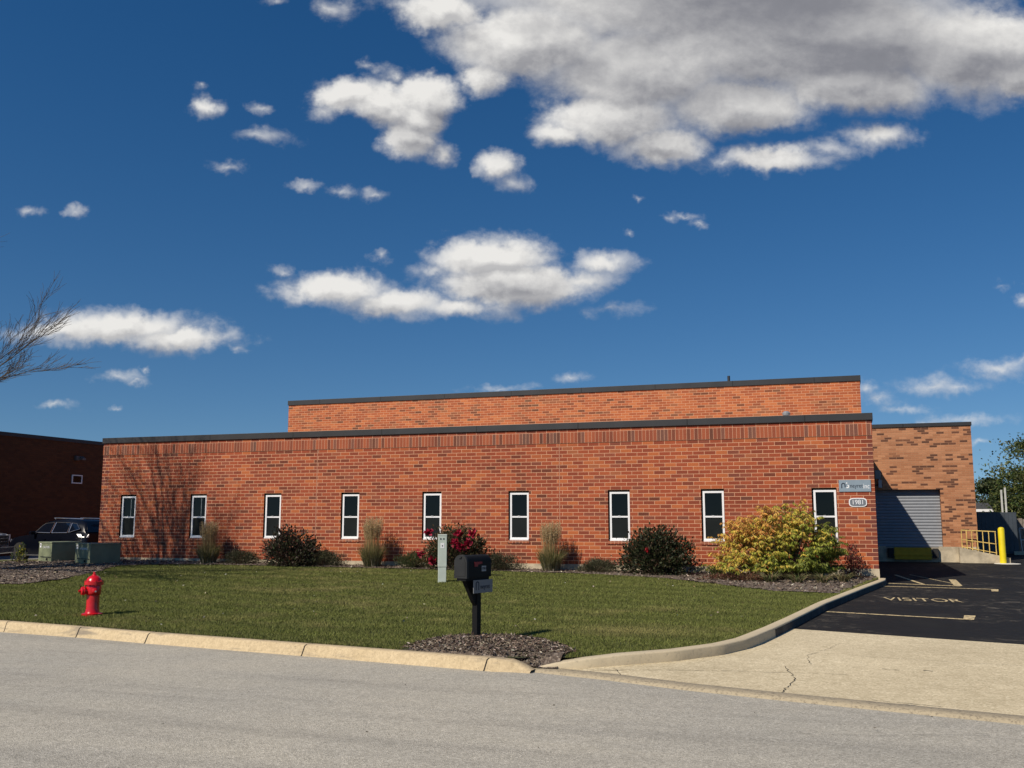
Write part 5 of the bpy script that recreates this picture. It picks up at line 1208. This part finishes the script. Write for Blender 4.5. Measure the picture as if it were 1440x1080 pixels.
def suv(loc, heading, label):
    t_ = thing('parked_suv', label, 'car', 'vehicles in the neighbouring lot', loc=loc, rz=heading)
    W_ = .94
    def sec(zb, zm, zt, w0, w1, w2, wt=None): return [(w0 * .9, zb), (w0, zb + .08), (w1, zm), (w1 * .995, zm + (zt - zm) * .5), (w2, zt - .02), (w2 * .93, zt)]
    st = [(2.38, sec(.34, .52, .72, .60, .66, .60)), (2.33, sec(.26, .52, .82, .72, .78, .70)), (2.15, sec(.24, .55, .93, .82, .88, .80)), (1.75, sec(.24, .58, 1.01, .88, W_, .84)), (1.1, sec(.24, .6, 1.08, .90, W_, .86)), (.75, sec(.24, .6, 1.12, .90, W_, .88)),
          (-.6, sec(.24, .6, 1.16, .90, W_, .89)), (-1.7, sec(.24, .62, 1.20, .90, W_, .88)), (-2.1, sec(.28, .64, 1.20, .86, .92, .84)), (-2.3, sec(.34, .64, 1.16, .80, .88, .78)), (-2.37, sec(.42, .64, .98, .72, .82, .70))]
    loft(st, M_navy, 'body', t_)
    def gs(zt, w0, wt, z0=1.10): return [(w0, z0), (w0 * .985, z0 + .02), ((w0 + wt) / 2 + .02, (z0 + zt) / 2), (wt + .02, zt - .05), (wt * .88, zt - .008), (wt * .5, zt + .012)]
    loft([(.92, gs(1.13, .83, .80)), (.55, gs(1.36, .86, .72)), (.15, gs(1.60, .88, .66)), (-.2, gs(1.69, .88, .64)), (-.9, gs(1.71, .88, .64)), (-1.6, gs(1.67, .87, .62)), (-1.95, gs(1.60, .85, .60)), (-2.08, gs(1.45, .83, .66)), (-2.22, gs(1.20, .80, .74))], M_navy, 'roof', t_)
    def side_glass(pts, s, name='side_window'):
        # pts (x, frac) frac 0 belt, 1 roof; planar in section
        m_ = MB(); out_ = []
        for x, f in pts: out_.append((x, s * ((.885 * (1 - f) + .665 * f) + .012 + .018 * math.sin(f * math.pi)), 1.17 + f * .44))
        m_.prism(out_, (0, -s * .008, 0)); o = m_.build(name, M_carglass, t_)
        tr = MB()
        for a, b_ in zip(out_, out_[1:] + out_[:1]): tr.tube((a[0], a[1] + s * .004, a[2]), (b_[0], b_[1] + s * .004, b_[2]), .011, n=5)
        tr.build('trim', M_chrome, o)
    for s in (-1, 1):
        side_glass([(.60, .03), (-.30, 0), (-.30, .90), (.18, .84), (.34, .62)], s); side_glass([(-.38, 0), (-1.28, .03), (-1.24, .88), (-.38, .92)], s); side_glass([(-1.36, .05), (-1.92, .34), (-1.60, .82), (-1.32, .87)], s)
        m_ = MB(); m_.obox((.62, s * 1.02, 1.16), (1, 0, 0), (0, 1, 0), (0, 0, 1), .06, .10, .065); m_.build('mirror', M_navy, t_, bevel=.02)
        wheel(t_, 1.45, s * .93, .37, .23, s); wheel(t_, -1.40, s * .93, .37, .23, s)
        for wx in (1.45, -1.40):
            m_ = MB(); n_a = 18; P_ = []
            for k in range(n_a + 1): a = math.pi * k / n_a; P_.append((wx + .43 * math.cos(a), s * .945, .36 + .42 * math.sin(a)))
            m_.prism(P_ + [(wx - .43, s * .945, .24), (wx + .43, s * .945, .24)], (0, -s * .02, 0)); m_.build('wheel_arch', M_black, t_)
        m_ = MB(); m_.tube((-.1, s * .60, 1.745), (-1.75, s * .57, 1.71), .018, n=8); m_.tube((-.1, s * .60, 1.745), (-.2, s * .60, 1.69), .014, n=6); m_.tube((-1.72, s * .57, 1.71), (-1.66, s * .57, 1.66), .014, n=6); m_.build('roof_rail', M_chrome, t_)
        m_ = MB(); m_.prism([(-1.98, s * .905, 1.02), (-2.30, s * .80, 1.00), (-2.33, s * .72, 1.00), (-2.33, s * .72, 1.12), (-2.26, s * .78, 1.14), (-1.85, s * .90, 1.13)], (-.012, s * .022, 0)); m_.build('tail_light', M_lamp, t_)
        m_ = MB(); m_.prism([(2.20, s * .80, .78), (2.345, s * .68, .76), (2.345, s * .60, .86), (2.15, s * .80, .90)], (.02, s * .02, 0)); m_.build('headlight', M_lamp, t_)
        m_ = MB(); m_.box(-1.0, s * .925 - .01, .90, -.84, s * .925 + .03, .925); m_.box(-.1, s * .935 - .01, .90, .06, s * .935 + .03, .925); m_.build('door_handle', M_navy, t_)
        m_ = MB(); m_.box(-.95, min(s * .88, s * .95), .27, 1.0, max(s * .88, s * .95), .32); m_.build('sill_trim', M_chrome, t_)
    m_ = MB(); m_.prism([(-1.985, .60, 1.56), (-1.985, -.60, 1.56), (-2.245, -.74, 1.19), (-2.245, .74, 1.19)], (-.012, 0, .008)); m_.build('rear_window', M_carglass, t_)
    m_ = MB(); m_.prism([(.86, .74, 1.17), (.86, -.74, 1.17), (.20, -.60, 1.60), (.20, .60, 1.60)], (.012, 0, .015)); m_.build('windscreen', M_carglass, t_)
    m_ = MB(); m_.box(-2.42, -.75, .38, -2.30, .75, .60); m_.build('rear_bumper', M_black, t_, bevel=.02)
    m_ = MB(); m_.box(-2.395, -.26, .78, -2.34, .26, .90); m_.build('licence_plate', M_white, t_)
    return t_
suv((-7.52, 5.25, -.46), R(171), 'dark navy parked car beyond the green utility boxes, beside the brick wall end')
def pickup(loc, heading, label):
    t_ = thing('parked_pickup', label, 'pickup truck', 'vehicles in the neighbouring lot', loc=loc, rz=heading)
    def sec(zb, zm, zt, w0, w1, w2): return [(w0 * .92, zb), (w0, zb + .08), (w1, zm), (w1, zm + (zt - zm) * .6), (w2, zt - .03), (w2 * .92, zt)]
    loft([(2.75, sec(.50, .7, 1.02, .82, .86, .80)), (2.68, sec(.48, .7, 1.12, .88, .93, .86)), (2.3, sec(.45, .7, 1.17, .92, .98, .90)), (1.3, sec(.45, .7, 1.20, .94, 1.0, .92)), (-.9, sec(.45, .7, 1.20, .94, 1.0, .95)), (-2.8, sec(.50, .7, 1.22, .94, 1.0, .96))], M_silver, 'body', t_)
    loft([(1.35, [(.85, 1.15), (.85, 1.2), (.84, 1.22), (.8, 1.23)]), (.65, [(.92, 1.15), (.84, 1.5), (.74, 1.80), (.5, 1.86)]), (-.7, [(.92, 1.15), (.84, 1.5), (.74, 1.82), (.5, 1.88)]), (-.95, [(.92, 1.15), (.86, 1.5), (.76, 1.74), (.5, 1.78)])], M_silver, 'cab', t_)
    for s in (-1, 1):
        m_ = MB(); m_.prism([(1.1, s * .90, 1.24), (-.1, s * .925, 1.24), (-.1, s * .80, 1.72), (.62, s * .80, 1.70)], (0, s * .008, 0)); m_.build('side_window', M_carglass, t_)
        m_ = MB(); m_.prism([(-.18, s * .925, 1.24), (-.82, s * .925, 1.24), (-.80, s * .80, 1.72), (-.18, s * .80, 1.72)], (0, s * .008, 0)); m_.build('side_window', M_carglass, t_)
        wheel(t_, 1.85, s * 1.0, .40, .26, s, 6); wheel(t_, -1.75, s * 1.0, .40, .26, s, 6)
        m_ = MB(); m_.obox((2.72, s * .74, .98), (1, 0, 0), (0, 1, 0), (0, 0, 1), .06, .15, .11); m_.build('headlight', M_lamp, t_, bevel=.01)
        m_ = MB(); m_.obox((1.0, s * 1.10, 1.30), (1, 0, 0), (0, 1, 0), (0, 0, 1), .07, .12, .11); m_.build('mirror', M_black, t_, bevel=.02)
    m_ = MB(); m_.box(2.70, -.58, .70, 2.78, .58, 1.08); g0 = m_.build('grille', M_black, t_)
    m_ = MB()
    for z in (.72, .84, .96, 1.06): m_.box(2.78, -.6, z - .018, 2.82, .6, z + .018)
    m_.box(2.78, -.62, .70, 2.82, -.58, 1.09); m_.box(2.78, .58, .70, 2.82, .62, 1.09); m_.build('grille_bars', M_chrome, g0)
    m_ = MB(); m_.box(2.62, -.94, .42, 2.92, .94, .66); m_.build('bumper', M_chrome, t_, bevel=.03)
    m_ = MB(); m_.prism([(1.28, .78, 1.25), (1.28, -.78, 1.25), (.68, -.66, 1.76), (.68, .66, 1.76)], (.012, 0, .015)); m_.build('windscreen', M_carglass, t_)
pickup((-9.35, .25, -.42), R(28), 'silver pickup truck, only its grille and bonnet showing at the left edge')

# ------------------------------------------------------------------ scattered litter of dry leaves
def litter():
    rng = np.random.default_rng(4); n = 150
    x = rng.uniform(3, 22, n); y = rng.uniform(-14.2, -1.5, n); k = y > yfront(x) + .3; x = x[k]; y = y[k]; n = len(x)
    P = np.stack([x, y, z_lawn(x, y) + .055], 1); D = rng.normal(size=(n, 3)) * np.array([1, 1, .2]); L_ = rng.uniform(.03, .055, n)
    xr = rng.uniform(14, 26, 26); yr = rng.uniform(-22, -16.5, 26); P2 = np.stack([xr, yr, np.full(26, -.478)], 1)
    P = np.concatenate([P, P2]); D = np.concatenate([D, rng.normal(size=(26, 3)) * np.array([1, 1, .05])]); L_ = np.concatenate([L_, rng.uniform(.015, .03, 26)])
    C = palette(len(P), rng, [(.45, .38, .26), (.30, .20, .10), (.55, .52, .42)]); C[-26:] *= .25
    V, F_, C4 = leaves(P, D, L_, L_ * .6, C, rng, fold=.1)
    tag(npmesh('fallen_leaves', V, F_, M_leaf, None, C4), 'small dry leaves and specks lying on lawn and road', 'leaves', kind='stuff')
litter()
tw = MB(); tw.lathe((20.93, -20.9, -.482), [(.001, 0), (.028, .004), (.03, .012), (.001, .018)], 8, axis=(0, 0, 1))
tw = MB(); tw.tube((20.80, -19.72, -.470), (20.92, -19.74, -.466), .008, .012, n=7); tw.tube((20.92, -19.74, -.466), (20.99, -19.75, -.472), .012, .004, n=7)
tag(tw.build('twig', M_stem), 'short dark twig lying alone on the grey road', 'twig')
